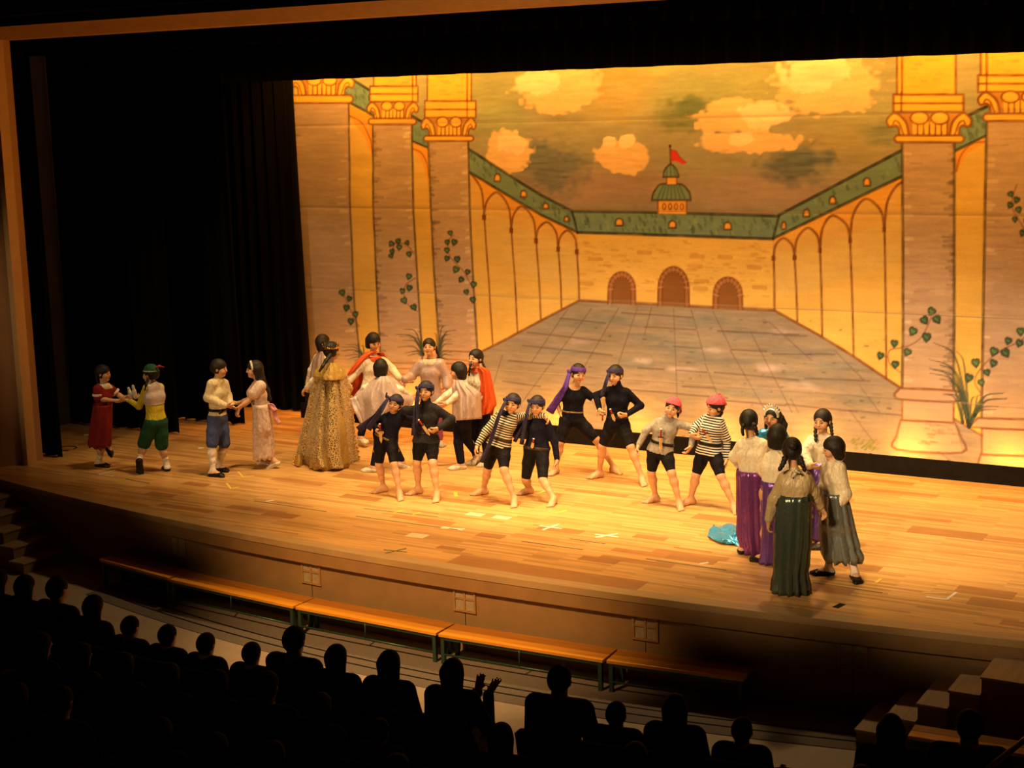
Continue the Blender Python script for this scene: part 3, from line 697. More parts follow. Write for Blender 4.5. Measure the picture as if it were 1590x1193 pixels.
# column bases, right and left
def rounded(x0, x1, y0, y1, c, sl=0.0):
    rr = (y1-y0)/2; P = [(x0+rr, y0), (x1-rr, y0+sl), (x1, y0+rr+sl), (x1-rr, y1+sl), (x0+rr, y1), (x0, y0+rr)]
    fill(P, c); stroke(closed(curve(P, 4)), 2.8, paint((108, 58, 24)))
BASEC = paint((176, 122, 64))
for (tx0, tx1, ty0, ty1, bx0, bx1, by1, fx0, fx1, fy1) in ((1389,1491,603,620,1400.7,1481,653,1392,1494,698),(1511,1645,649,664,1525,1640,706,1518,1650,748),(556,600,640,650,560,596,668,552,604,700),(646,700,575,584,655,690,602,644,702,622)):
    P = [(bx0, ty1), (bx1, ty1+4), (bx1, by1+4), (bx0, by1)]; fill(P, BASEC); stroke(closed(P), 2.4, paint((108, 58, 24)))
    P = [(bx0-2, by1), (bx1+2, by1+4), (fx1, fy1+4), (fx0, fy1)]; fill(P, BASEC); stroke(closed(curve([(bx0-2, by1), ((bx0+fx0)/2-4, (by1+fy1)/2), (fx0, fy1), (fx1, fy1+5), ((bx1+fx1)/2+3, (by1+fy1)/2), (bx1+2, by1+4)], 4)), 2.6, paint((108, 58, 24)))
    rounded(tx0, tx1, ty0, ty1, BASEC, 4)
for _ in range(26):
    x = prng.uniform(1425, 1485); y = prng.uniform(655, 690); stroke([(x, y), (x+prng.uniform(4, 14), y+1)], 2.2, STONE_D, .5)
stroke([(1481,650),(1525,676)], 2.6, BROWN); stroke([(682,545),(742,547)], 2.2, BROWN, .8); stroke([(684,557),(742,562)], 2.2, BROWN, .6)
for y in (563, 572, 581, 592): stroke([(600, y), (742, y+3)], 2.2, BROWN, .6)
# creepers and tufts
def vine(ox, oy, s, stem, leaves, size=5.2):
    c = lambda p: (ox+p[0]/s, oy+p[1]/s)
    stroke(curve([c(p) for p in stem], 6), 1.7, paint((130, 70, 36)), .9)
    for k, p in enumerate(leaves):
        x, y = c(p); a = prng.uniform(-.6, .6) + (math.pi/2); z = size*prng.uniform(.85, 1.15)
        out = [(0, 1.1), (.5, .55), (.85, 0), (.75, -.55), (.3, -.75), (0, -.5), (-.3, -.75), (-.75, -.55), (-.85, 0), (-.5, .55)]
        ca, sa = math.cos(a-math.pi/2), math.sin(a-math.pi/2)
        P = [(x+z*(u*ca-v*sa), y+z*(u*sa+v*ca)) for u, v in out]
        fill(P, LEAF if k % 3 else paint((78, 92, 30))); stroke(closed(P), 1.8, LEAF_D); stroke([(x-z*.4, y-z*.2), (x+z*.2, y+z*.3)], 1.2, paint((116, 124, 60)), .6)
vine(440,330,4.4167, [(415,560),(440,620),(490,730),(520,780)], [(405,548),(455,590),(435,652),(497,697),(465,745)])
vine(440,330,4.4167, [(750,240),(770,212),(820,215),(860,240),(890,280)], [(740,213),(785,197),(845,208),(792,238),(745,265),(738,297),(858,285)], 4.2)
vine(440,330,4.4167, [(900,450),(835,500),(825,560),(850,630),(915,680)], [(858,438),(860,517),(815,538),(825,603),(890,650)], 4.8)
vine(440,330,4.4167, [(1165,150),(1130,200),(1130,280),(1170,340),(1230,400),(1275,480),(1305,540),(1305,600)], [(1142,140),(1122,203),(1170,203),(1120,258),(1120,315),(1190,320),(1182,390),(1262,408),(1218,460),(1303,493),(1253,545),(1298,598)], 4.8)
vine(1200,380,3.3128, [(815,370),(790,430),(760,480),(720,510),(670,530),(600,545),(600,610),(660,660)], [(817,343),(778,388),(843,383),(720,445),(790,475),(625,507),(693,552),(553,570),(630,615)], 7)
vine(1200,380,3.3128, [(1310,460),(1270,500),(1180,540),(1085,620),(1040,700),(1075,770)], [(1275,445),(1213,493),(1270,505),(1140,547),(1198,555),(1137,608),(1045,605),(1103,655),(1010,683),(1073,707),(1340,430)], 6.6)
vine(1190,80,3.7275, [(1450,770),(1425,850),(1430,920),(1490,1020),(1520,1080)], [(1415,825),(1450,858),(1413,888),(1460,915),(1440,970),(1485,1050),(1510,980)], 5)
def tuft(ox, oy, s, base, tips, w=3.4):
    bx, by = ox+base[0]/s, oy+base[1]/s
    for tx, ty in tips:
        x, y = ox+tx/s, oy+ty/s; mx = bx+(x-bx)*.45; my = by+(y-by)*.85-3
        P = curve([(bx, by), (bx+(x-bx)*.18, by+(y-by)*.5), (mx, my), (x, y)], 6)
        stroke(P, w, LEAF_D, .95, True); stroke(P[2:-4], w*.45, paint((82, 92, 42)), .6, True)
tuft(440,330,4.4167,(560,1000),[(400,925),(425,985),(450,1005),(490,1020),(430,910),(535,915),(480,960),(400,950)])
tuft(440,330,4.4167,(955,975),[(765,838),(820,800),(910,815),(815,880),(785,925),(835,965),(850,985),(880,960),(800,850),(860,860)])
tuft(440,330,4.4167,(1055,1000),[(1115,775),(1185,808),(1150,835),(1150,872),(1160,905),(1150,960),(1165,985),(1130,1015),(1120,845),(1030,830)])
tuft(1200,380,3.3128,(1010,935),[(828,505),(803,590),(808,635),(945,548),(860,618),(878,765),(1192,762),(1205,790),(1160,832),(1150,848),(1045,780),(805,660),(855,690)],4)
tuft(1200,380,3.3128,(978,915),[(810,640),(870,770),(960,800)],3.4)
tuft(1200,380,3.3128,(1040,880),[(1185,765),(1200,795),(1070,775)],3)
for _ in range(40):
    x = prng.uniform(1320, 1362); y = 690+(x-1320)*.08+prng.uniform(-8, 8); stroke([(x, y), (x+3, y-2)], 2, paint((96, 92, 20)), .6)
# stitched seams of the cloth
for zs in (W2((463, 322))[1], W2((465, 446.6))[1], W2((900, 187))[1], W2((560, 560))[1]):
    stroke([(BX0, zs+.01), (-10, zs-.004), (-6, zs+.004), (BX1, zs)], 1.2, paint((120, 84, 40)), .55, world=True)
    stroke([(BX0, zs+.022), (-10, zs+.008), (-6, zs+.016), (BX1, zs+.012)], 1.2, paint((206, 156, 84)), .2, world=True)
CAN *= (.95+.2*(CLOUDY-.5))[..., None]
# cloth with soft hanging waves; left edge drawn in towards the bottom
X, Z = np.meshgrid(gx, gz)
edge = np.array([W2(p) for p in ((440, 40), (454, 120), (457, 220), (465, 330), (469, 450), (478, 560), (487, 622), (492, 680))])[::-1]
xl = np.interp(gz, edge[:, 1], edge[:, 0])
keep = X >= xl[:, None] - CELL
Xd = np.maximum(X, xl[:, None])
wav = .012*np.sin(X*2.1+.6*np.sin(Z*1.1))+.006*np.sin(X*5.3+Z*.8)+.010*(vnoise(1.3, .5, 21)-.5)+.006*(vnoise(.4, .16, 22)-.5)
wav += .004*np.exp(-((Z[..., None]-np.array([W2((463, 322))[1], W2((465, 446.6))[1], W2((900, 187))[1]]))/.02)**2).sum(-1)
V = np.stack([Xd-SC, wav, Z], -1).reshape(-1, 3)
ids = np.arange(nx*nz).reshape(nz, nx)
kq = keep[:-1, :-1] & keep[1:, :-1]
Q = np.stack([ids[:-1, :-1], ids[:-1, 1:], ids[1:, 1:], ids[1:, :-1]], -1)[kq]
used = np.zeros(nx*nz, bool); used[Q.ravel()] = True; remap = np.cumsum(used)-1
me = mesh_np('painted_backdrop', V[used], remap[Q])
ca = me.color_attributes.new('paint', 'FLOAT_COLOR', 'POINT')
ca.data.foreach_set('color', np.concatenate([np.clip(CAN, .005, .9).reshape(-1, 3)[used], np.ones((used.sum(), 1))], 1).astype(np.float32).ravel())
bd = link('painted_backdrop', me, mat('painted_cloth', (1, 1, 1), .75, .04, 40, spec=.15, attr='paint'), loc=(SC, YB, 0))
tag(bd, 'huge painted cloth backdrop of a palace courtyard with columns, green roofs and clouds', 'backdrop')
bb = empty('batten', (SC, YB+.03, 4.97)); tag(bb, 'steel batten carrying the painted backdrop behind the black border', 'batten')
MB().tube([(-6.2, 0, 0), (6.2, 0, 0)], .024, 10).build('pipe', M['black'], bb, smooth=True)
# ================================================================ PEOPLE: smooth bodies grown from bones
def nrm(v): v = np.asarray(v, float); return v/(np.linalg.norm(v)+1e-9)
def cone(a, b, ra, rb, k=.02): return ('c', np.asarray(a, float), np.asarray(b, float), ra, rb, k)
def elli(c, R, rad, k=.02): return ('e', np.asarray(c, float), np.asarray(R, float), np.asarray(rad, float), k)
def pd(p, P):
    if p[0] == 'c':
        a, b, ra, rb = p[1:5]; d = b-a; t = np.clip(((P-a)@d)/(d@d+1e-12), 0, 1)
        return np.sqrt((((P-a)-t[..., None]*d)**2).sum(-1))-(ra+(rb-ra)*t)
    c, R, r = p[1:4]; q = (P-c)@R.T; k0 = np.sqrt(((q/r)**2).sum(-1)); k1 = np.sqrt(((q/(r*r))**2).sum(-1))+1e-9
    return k0*(k0-1)/k1
def pbox(p, m):
    if p[0] == 'c':
        r = max(p[3], p[4])+m; return np.minimum(p[1], p[2])-r, np.maximum(p[1], p[2])+r
    r = p[3].max()+m; return p[1]-r, p[1]+r
def field(prims, lo, n, h, inflate=0.0):
    F = np.full(n, .06, np.float32)
    ax = [lo[i]+h*np.arange(n[i]) for i in range(3)]
    for p in prims:
        a, b = pbox(p, .055+inflate)
        s = [slice(max(0, int((a[i]-lo[i])/h)), min(n[i], int((b[i]-lo[i])/h)+2)) for i in range(3)]
        if any(q.stop <= q.start for q in s): continue
        P = np.stack(np.meshgrid(ax[0][s[0]], ax[1][s[1]], ax[2][s[2]], indexing='ij'), -1)
        d = pd(p, P)-inflate; k = p[-1]; f = F[s[0], s[1], s[2]]
        hh = np.maximum(k-np.abs(f-d), 0)/k
        F[s[0], s[1], s[2]] = np.minimum(f, d)-hh*hh*k*.25
    return F, ax
def surfnet(F, lo, h):
    S = F < 0; n = np.array(F.shape)-1
    def cn(A, d): return A[d[0]:d[0]+n[0], d[1]:d[1]+n[1], d[2]:d[2]+n[2]]
    C8 = [(i, j, k) for i in (0, 1) for j in (0, 1) for k in (0, 1)]
    c = sum(cn(S, d).astype(np.int8) for d in C8); act = (c > 0) & (c < 8)
    ijk = np.argwhere(act)
    if len(ijk) == 0: return np.zeros((0, 3)), np.zeros((0, 4), int)
    idx = np.full(act.shape, -1, np.int32); idx[act] = np.arange(len(ijk))
    val = {d: F[ijk[:, 0]+d[0], ijk[:, 1]+d[1], ijk[:, 2]+d[2]] for d in C8}
    acc = np.zeros((len(ijk), 3)); cnt = np.zeros(len(ijk))
    for d in C8:
        for ax in range(3):
            if d[ax]: continue
            e = list(d); e[ax] = 1; e = tuple(e); fa, fb = val[d], val[e]; m = (fa < 0) != (fb < 0)
            t = np.zeros(len(fa)); t[m] = fa[m]/(fa[m]-fb[m]); p = np.tile(np.array(d, float), (len(fa), 1)); p[:, ax] += t
            acc[m] += p[m]; cnt[m] += 1
    V = (ijk+acc/cnt[:, None])*h+lo; Qs = []
    for ax in range(3):
        b, c2 = (ax+1) % 3, (ax+2) % 3
        s0 = [slice(1, None)]*3; s0[ax] = slice(0, -1); s1 = list(s0); s1[ax] = slice(1, None)
        A, B = S[tuple(s0)], S[tuple(s1)]; g = np.argwhere(A != B)
        if len(g) == 0: continue
        inn = A[g[:, 0], g[:, 1], g[:, 2]]; g = g.copy(); o = np.ones(3, int); o[ax] = 0; g = g+o
        ok = (g[:, b] < n[b]) & (g[:, c2] < n[c2]); g = g[ok]; inn = inn[ok]
        def cell(db, dc): q = g.copy(); q[:, b] -= db; q[:, c2] -= dc; return idx[q[:, 0], q[:, 1], q[:, 2]]
        q = np.stack([cell(1, 1), cell(0, 1), cell(0, 0), cell(1, 0)], 1); q[~inn] = q[~inn][:, ::-1]
        Qs.append(q[(q >= 0).all(1)])
    return V, np.concatenate(Qs)
def solid(prims, h, inflate=0.0, cuts=(), minus=(), lo=None, hi=None):
    if lo is None:
        bs = [pbox(p, inflate+.012) for p in prims]; lo = np.min([b[0] for b in bs], 0); hi = np.max([b[1] for b in bs], 0)
        for pt, nv in cuts:                 # shrink to the kept side for axis-aligned cuts
            for ax in range(3):
                if nv[ax] > .99: hi[ax] = min(hi[ax], pt[ax]+.02)
                if nv[ax] < -.99: lo[ax] = max(lo[ax], pt[ax]-.02)
    n = tuple(np.maximum(4, np.ceil((np.asarray(hi)-lo)/h).astype(int)+1))
    F, ax = field(prims, lo, n, h, inflate)
    if cuts or minus:
        P = np.stack(np.meshgrid(*ax, indexing='ij'), -1)
        for pt, nv in cuts: F = np.maximum(F, (P-np.asarray(pt))@np.asarray(nv, float))
        for p in minus: F = np.maximum(F, -pd(p, P))
    return surfnet(F, np.asarray(lo), h)
def put_mesh(name, V, Q, material, parent, origin, col=None, band=None):
    me = mesh_np(name, V-origin, Q)
    if col is not None:
        a = me.color_attributes.new('paint', 'FLOAT_COLOR', 'POINT'); a.data.foreach_set('color', np.concatenate([col, np.ones((len(col), 1))], 1).astype(np.float32).ravel())
    if band is not None:
        a = me.attributes.new('band', 'FLOAT', 'POINT'); a.data.foreach_set('value', band.astype(np.float32))
    return link(name, me, material, parent)
SKIN = np.array([.58, .335, .195])
M['skin'] = mat('skin', (1, 1, 1), .5, .05, 30, spec=.35, attr='paint')
M['hair'] = mat('black_hair', (.010, .007, .005), .6, .5, 90, .35, spec=.35, stretch=(1, 1, .12))
CROPS = {'A': (100, 500, 4.4167), 'B': (440, 490, 4.6765), 'C': (550, 560, 4.6765), 'D': (840, 540, 4.96875), 'E': (960, 590, 5.679), 'F': (1080, 610, 3.6167), 'P': (0, 0, 1.0)}

def face_paint(V, hc, HR, s):
    q = (V-hc)@HR.T/s; c = np.tile(SKIN, (len(V), 1)); fr = q[:, 1] > .05
    x, z = np.abs(q[:, 0]), q[:, 2]
    def blend(m, k): c[m] = k
    blush = np.exp(-(((x-.04)/.02)**2+((z+.03)/.018)**2))*fr
    c += blush[:, None]*np.array([.05, -.045, -.03])
    blend(fr & (((x-.031)/.0135)**2+((z-.002)/.0062)**2 < 1), (.05, .03, .022))
    blend(fr & (np.abs(x-.032) < .017) & (np.abs(z-.024-.10*(x-.032)+12*(x-.032)**2) < .0045), (.07, .04, .028))
    blend(fr & ((x/.022)**2+((z+.052)/.0075)**2 < 1), (.42, .12, .09))
    return c

class Person:
    def __init__(self, label, crop, base, h=1.42, face=0, head=None, tilt=0, nod=0, hyaw=None, hsize=1.0, base_from_head=False, shirt_base=None, **J):
        self.cr = CROPS[crop]; self.h = h; s = self.s = h/1.42; self.hs = hsize
        g = lambda p: (self.cr[0]+p[0]/self.cr[2], self.cr[1]+p[1]/self.cr[2]); self.g = g
        if base_from_head:                     # far dancers whose feet are hidden: place by head top and height
            px, py = g(base); lo, hi = 11.0, 30.0
            d0 = ray(px, py); B = CC+d0*((h-CAMH)/d0[2]) if d0[2] < 0 else None
            self.B = np.array([B[0], B[1], 0])
        else:
            self.B = atz(*g(base))
        v = self.B-CC; v[2] = 0; self.t = -nrm(v); self.rt = np.array([-self.t[1], self.t[0], 0.0])
        if self.rt@CR < 0: self.rt = -self.rt
        self.face = math.radians(face); self.fv = math.cos(self.face)*self.t+math.sin(self.face)*self.rt
        self.origin = np.array([self.B[0], self.B[1], 0])
        cs, sn = math.cos(self.face), math.sin(self.face); sg = 1 if cs >= 0 else -1
        self.lat = sg*(cs*self.rt-sn*self.t)               # towards the screen-right side of the body
        W = self.W
        hip = J['hip']; self.P = W(*hip) if len(hip) == 3 else W(hip[0], hip[1], 0)
        self.Hl = self.P-self.lat*.062*s; self.Hr = self.P+self.lat*.062*s
        dsh = -sn*sg*.14*s
        dt0 = float((self.P-self.B)@self.t)
        def J3(key, dt):
            p = J.get(key)
            if p is None: return None
            return W(*p) if len(p) == 3 else W(p[0], p[1], dt)
        lean = J.get('lean', 0.0)
        self.Sl = J3('sl', dt0+lean-dsh); self.Sr = J3('sr', dt0+lean+dsh)
        ax = nrm(self.Sr-self.Sl); dn = np.array([0, 0, .030*s]); wd = np.linalg.norm(self.Sr-self.Sl)
        ins = .030*s if wd > .2*s else max(0, (wd-.12*s)/2)
        self.Sl = self.Sl+ax*ins-dn; self.Sr = self.Sr-ax*ins-dn
        mid = (self.Sl+self.Sr)/2; self.N = mid+np.array([0, 0, .040*s]); self.mid = mid
        dl = float((self.Sl-self.B)@self.t); dr = float((self.Sr-self.B)@self.t)
        self.arm = {}
        for sd, S, d in (('l', self.Sl, dl), ('r', self.Sr, dr)):
            E_ = J3('e'+sd, d); 
            if E_ is None: self.arm[sd] = None; continue
            de = float((E_-self.B)@self.t); Wr = J3('w'+sd, de+.08*cs)
            hd = J3('h'+sd, float((Wr-self.B)@self.t)) if ('h'+sd) in J else None
            self.arm[sd] = (S, E_, Wr, nrm(hd-Wr) if hd is not None else nrm(Wr-E_), J.get('curl'+sd, .5))
        self.leg = {}
        for sd, H in (('l', self.Hl), ('r', self.Hr)):
            a = J.get('a'+sd)
            if a is None: self.leg[sd] = None; continue
            A = np.array([*(H+self.lat*(.03 if sd == 'r' else -.03))[:2], .068*s]) if a == 'floor' else W(*a) if len(a) == 3 else atz(*g(a), .068*s)
            da = float((A-self.B)@self.t); kn = J.get('k'+sd)
            K = (H+A)/2+self.fv*.03 if a == 'floor' else W(*kn) if len(kn) == 3 else W(kn[0], kn[1], (dt0+da)/2+.045*cs)
            td = math.radians(J.get('t'+sd, face)); fd = math.cos(td)*self.t+math.sin(td)*self.rt
            pt = J.get('p'+sd, 0.0)                        # pitch of the foot, + = toes down
            self.leg[sd] = (H, K, A, nrm(math.cos(pt)*fd-np.array([0, 0, math.sin(pt)])), a != 'floor' and len(a) == 3)
        # head frame
        hy = math.radians(face if hyaw is None else hyaw); f = math.cos(hy)*self.t+math.sin(hy)*self.rt
        self.hc = W(*head) if len(head) == 3 else W(head[0], head[1], float((mid-self.B)@self.t)+.02*math.cos(hy))
        nd = math.radians(nod); f = math.cos(nd)*f-math.sin(nd)*np.array([0, 0, 1.0]); up = np.array([0, 0, 1.0]); up = nrm(up-(up@f)*f)
        side = np.cross(f, up); tl = math.radians(tilt)     # tilt: + = crown leans to screen right
        sc = 1 if side@self.rt > 0 else -1
        up = math.cos(tl)*up+math.sin(tl)*sc*side; up = nrm(up-(up@f)*f); side = np.cross(f, up)
        self.HR = np.array([side, f, up])
        self.build_prims(); self.label = label; self.J = J
        self.obj = None
    def W(self, x, y, dt=0.0):
        d = ray(*self.g((x, y))); q = self.B+dt*self.t
        return CC+d*(((q-CC)@self.t)/(d@self.t))
    def hp(self, x, y, z): k = self.s*self.hs; return self.hc+k*(self.HR.T@np.array([x, y, z]))
    def dt_of(self, p): return float((np.asarray(p)-self.B)@self.t)
    def build_prims(self):
        s = self.s; k = s*self.hs; hp = self.hp; L = self.lat; up = np.array([0, 0, 1.0])
        spine = self.mid-self.P; w = self.P+spine*.42; ch = self.P+spine*.74; f = self.fv
        self.torso = [cone(self.Hl, self.Hr, .070*s, .070*s, .04), cone(self.P-L*.042*s, w-L*.036*s, .068*s, .060*s, .04), cone(self.P+L*.042*s, w+L*.036*s, .068*s, .060*s, .04),
                      cone(w-L*.036*s, ch-L*.052*s, .060*s, .066*s, .04), cone(w+L*.036*s, ch+L*.052*s, .060*s, .066*s, .04), cone(ch-L*.05*s, ch+L*.05*s, .068*s, .068*s, .04),
                      cone(self.Sl+L*.02*s-up*.015*s, self.Sr-L*.02*s-up*.015*s, .042*s, .042*s, .04)]
        self.neck = [cone(self.N-up*.04*s, hp(0, -.012, -.055), .038*s, .037*s, .03), cone(self.Sl+L*.04*s, self.N, .030*s, .034*s, .04), cone(self.Sr-L*.04*s, self.N, .030*s, .034*s, .04)]
        HR = self.HR
        self.headp = [elli(hp(0, -.012, .028), HR, np.array([.072, .088, .078])*k, .02), cone(hp(0, .018, -.015), hp(0, .044, -.073), .060*k, .030*k, .035),
                      elli(hp(.034, .050, -.03), HR, np.array([.032, .034, .034])*k, .02), elli(hp(-.034, .050, -.03), HR, np.array([.032, .034, .034])*k, .02),
                      cone(hp(0, .078, .012), hp(0, .092, -.020), .008*k, .0115*k, .012), elli(hp(0, .074, -.052), HR, np.array([.022, .012, .012])*k, .012),
                      elli(hp(0, .066, -.078), HR, np.array([.02, .016, .014])*k, .015),
                      elli(hp(.073, -.004, -.008), HR, np.array([.010, .018, .027])*k, .008), elli(hp(-.073, -.004, -.008), HR, np.array([.010, .018, .027])*k, .008)]
        self.arms = {}; self.hands = {}
        for sd in 'lr':
            a = self.arm[sd]
            if a is None: self.arms[sd] = []; self.hands[sd] = []; continue
            S, E_, W_, hd, curl = a
            self.arms[sd] = [cone(S, S+(E_-S)*.45, .038*s, .034*s, .03), cone(S+(E_-S)*.4, E_, .034*s, .028*s, .025), cone(E_, E_+(W_-E_)*.35, .028*s, .029*s, .02), cone(E_+(W_-E_)*.3, W_, .029*s, .020*s, .02)]
            self.hands[sd] = self.hand(W_, hd, curl, nrm(W_-E_), sd)
        self.legs = {}; self.feet = {}
        for sd in 'lr':
            a = self.leg[sd]
            if a is None: self.legs[sd] = []; self.feet[sd] = []; continue
            H, K, A, fd, lifted = a; back = -nrm(np.array([self.fv[0], self.fv[1], 0]))
            self.legs[sd] = [cone(H, H+(K-H)*.5, .068*s, .058*s, .04), cone(H+(K-H)*.5, K, .058*s, .044*s, .03), cone(K, K+(A-K)*.3+back*.008, .041*s, .045*s, .03), cone(K+(A-K)*.3+back*.008, K+(A-K)*.62, .045*s, .033*s, .03), cone(K+(A-K)*.6, A, .033*s, .027*s, .02)]
            self.feet[sd] = self.foot(A, fd, lifted)
    def foot(self, A, fd, lifted):
        s = self.s; up = np.array([0, 0, 1.0]); sd = nrm(np.cross(fd, up)); dn = nrm(np.cross(fd, sd)); 
        if dn[2] > 0: dn = -dn
        ht = .068*s if not lifted else .066*s
        p = lambda f, l, d: A+fd*f*s+sd*l*s+dn*(ht-d*s)
        out = [cone(A, p(-.02, 0, .034), .031*s, .033*s, .025), cone(p(-.025, 0, .032), p(.06, .004, .032), .031*s, .030*s, .025), cone(A+dn*.012, p(.085, .0, .026), .029*s, .022*s, .03),
               cone(p(.06, .008, .026), p(.115, .018, .018), .027*s, .018*s, .02), cone(p(.06, -.012, .024), p(.11, -.02, .016), .024*s, .015*s, .02)]
        for i, l in enumerate((.026, .010, -.003, -.016, -.028)):
            out.append(cone(p(.115, l, .014), p(.152-.009*i, l*1.12, .010), (.013 if i == 0 else .010)*s, (.011 if i == 0 else .008)*s, .008))
        return out
    def hand(self, Wp, d, curl, fore, sd):
        s = self.s*.98; k = self.mid-Wp; pn = k-(k@d)*d
        if np.linalg.norm(pn) < .02: pn = np.array([0, 0, -1.0])-(-d[2])*d
        pn = nrm(pn); lat = np.cross(d, pn)
        th = lat if (lat@self.fv) > 0 or abs(lat[2]) > .8 and lat[2] > 0 else -lat      # thumb points forward / up
        p = lambda f, l, n: Wp+(d*f+th*l+pn*n)*s
        out = [cone(Wp-fore*.02, p(.02, 0, 0), .023*s, .021*s, .015)]
        for l in (.026, .009, -.008, -.024): out.append(cone(p(.018, l*.55, 0), p(.075, l, 0), .015*s, .0115*s, .014))
        for i, (l, ln) in enumerate(((.027, .062), (.009, .070), (-.009, .065), (-.026, .050))):
            c = curl*(1+.12*i); q = p(.075, l, 0); fan = l*2.2
            a = 0.0
            for seg, r0, r1 in ((.45, .0095, .0085), (.32, .0085, .0078), (.23, .0078, .0065)):
                a += c*(.8 if seg > .4 else 1.0); dv = nrm(d*math.cos(a)+pn*math.sin(a)+th*fan*.3)
                q2 = q+dv*ln*seg*s; out.append(cone(q, q2, r0*s, r1*s, .004)); q = q2
        a = p(.022, .022, .004); b = p(.050, .046, .012); c = p(.078, .050, .022+.02*curl)
        out += [cone(a, b, .0135*s, .0115*s, .010), cone(b, c, .0105*s, .0085*s, .005)]
        return out
    # ---------------------------------------------------------------- meshes
    def body(self, bare_feet=True, hands=True):
        if self.obj: return self.obj
        allp = self.torso+self.neck+self.headp
        for sd in 'lr': allp = allp+self.arms[sd]+self.legs[sd]+(self.feet[sd] if True else [])+self.hands[sd]
        boxes = []
        def region(ps, h, m):
            bs = [pbox(p, m) for p in ps]; boxes.append((np.min([b[0] for b in bs], 0), np.max([b[1] for b in bs], 0), h))
        region(self.headp, .0058, .008)
        for sd in 'lr':
            if self.hands[sd] and hands: region(self.hands[sd], .0047, .006)
            if self.feet[sd] and bare_feet: region(self.feet[sd], .0062, .008)
        H = .0145; V, Q = solid(allp, H); q = V[Q]
        drop = np.zeros(len(Q), bool)
        for lo, hi, h in boxes: drop |= ((q > lo+H*.9) & (q < hi-H*.9)).all((1, 2))
        Vs = [V]; Qs = [Q[~drop]]; n = len(V)
        for lo, hi, h in boxes:
            v, f = solid(allp, h, lo=lo, hi=hi); Vs.append(v); Qs.append(f+n); n += len(v)
        V = np.concatenate(Vs); Q = np.concatenate(Qs)
        u = np.zeros(len(V), bool); u[Q.ravel()] = True; rm = np.cumsum(u)-1; V = V[u]; Q = rm[Q]
        c = face_paint(V, self.hc, self.HR, self.s*self.hs)
        me = mesh_np('person', V-self.origin, Q)
        a = me.color_attributes.new('paint', 'FLOAT_COLOR', 'POINT'); a.data.foreach_set('color', np.concatenate([c, np.ones((len(c), 1))], 1).astype(np.float32).ravel())
        self.obj = link('person', me, M['skin'], None, self.origin); tag(self.obj, self.label, 'person')
        return self.obj
    def child(self, name, V, Q, m, label=None, band=None):
        o = put_mesh(name, V, Q, m, self.obj, self.origin, None, band)
        if label: o['label'] = label
        return o
    def shirt(self, m, hem, sleeve=1.0, inf=.012, sleeve_inf=.010, flare=.0, name='shirt', label=None, neck=True, open_=None, puff=0, h=.0095, stripes=False, spine_cut=True):
        hemP = self.W(self.J['hip'][0], hem, self.dt_of(self.P)) if not isinstance(hem, float) else np.array([*self.P[:2], hem])
        s = self.s; pr = [tuple(p) for p in self.torso]; up = nrm(self.mid-self.P) if spine_cut else np.array([0, 0, 1.0])
        P = self.P; lowc = hemP-up*.03; L = self.lat
        if (hemP-P)@up < .02:
            for q in (-1, 1): pr.append(cone(P+up*.08+q*L*.04*s, lowc+q*L*.05*s, .068*s, (.074+flare)*s, .03))
        ap = []
        for sd in 'lr':
            a = self.arm[sd]
            if a is None: continue
            S, E_, W_ = a[:3]; tot = np.linalg.norm(E_-S)+np.linalg.norm(W_-E_); e1 = np.linalg.norm(E_-S)/tot
            r = .046+sleeve_inf-inf
            if sleeve >= .99:
                ap += [cone(S, E_, (.038+sleeve_inf-inf)*s, (.031+sleeve_inf-inf+puff*.5)*s, .025), cone(E_, W_-.008*nrm(W_-E_), (.031+sleeve_inf-inf+puff)*s, (.022+sleeve_inf-inf+puff*.3)*s, .02)]
            elif sleeve > 0:
                t = min(1, sleeve/e1); ap += [cone(S, S+(E_-S)*t, (.039+sleeve_inf-inf+puff)*s, (.037+sleeve_inf-inf+puff*1.2)*s, .025)]
        pr += ap
        if neck: pr += [cone(self.Sl+L*.04*s, self.N-np.array([0, 0, .012]), .031*s, .036*s, .04), cone(self.Sr-L*.04*s, self.N-np.array([0, 0, .012]), .031*s, .036*s, .04)]
        if neck == 'high': pr += [cone(self.N, self.N+(self.hc-self.N)*.36, .040*s, .038*s, .02)]
        cuts = []
        V, Q = solid(pr, h, inf)
        # hem cut only affects the trunk, so sleeves hanging lower stay whole
        if len(V):
            dtrunk = np.min([pd(p, V) for p in pr if not any(p is a for a in ap)], 0); darm = np.min([pd(p, V) for p in ap], 0) if ap else np.full(len(V), 9.)
            below = ((V-hemP)@up < 0) & (dtrunk < darm+.004)
            keep = ~below[Q].any(1); Vb = V.copy(); edge = below
            Q = Q[keep]
            u = np.zeros(len(V), bool); u[Q.ravel()] = True; rm = np.cumsum(u)-1; V = V[u]; Q = rm[Q]
        band = None
        if stripes:
            dt_ = np.min([pd(p, V) for p in pr if not any(p is a for a in ap)], 0); band = (V-P)@up
            for sd in 'lr':
                a = self.arm[sd]
                if a is None: continue
                S, E_, W_ = a[:3]
                for A_, B_, off in ((S, E_, 0.0), (E_, W_, np.linalg.norm(E_-S))):
                    d = B_-A_; t = np.clip((V-A_)@d/(d@d), 0, 1); da = np.linalg.norm(V-A_-t[:, None]*d, axis=1)-.04
                    b2 = off+(V-A_)@nrm(d); mm = (da < dt_-.01) & ((V-A_)@d > -.002); band = np.where(mm, b2+7.0, band); dt_ = np.where(mm, da, dt_)
        o = self.child(name, V, Q, m, label, band)
        return o
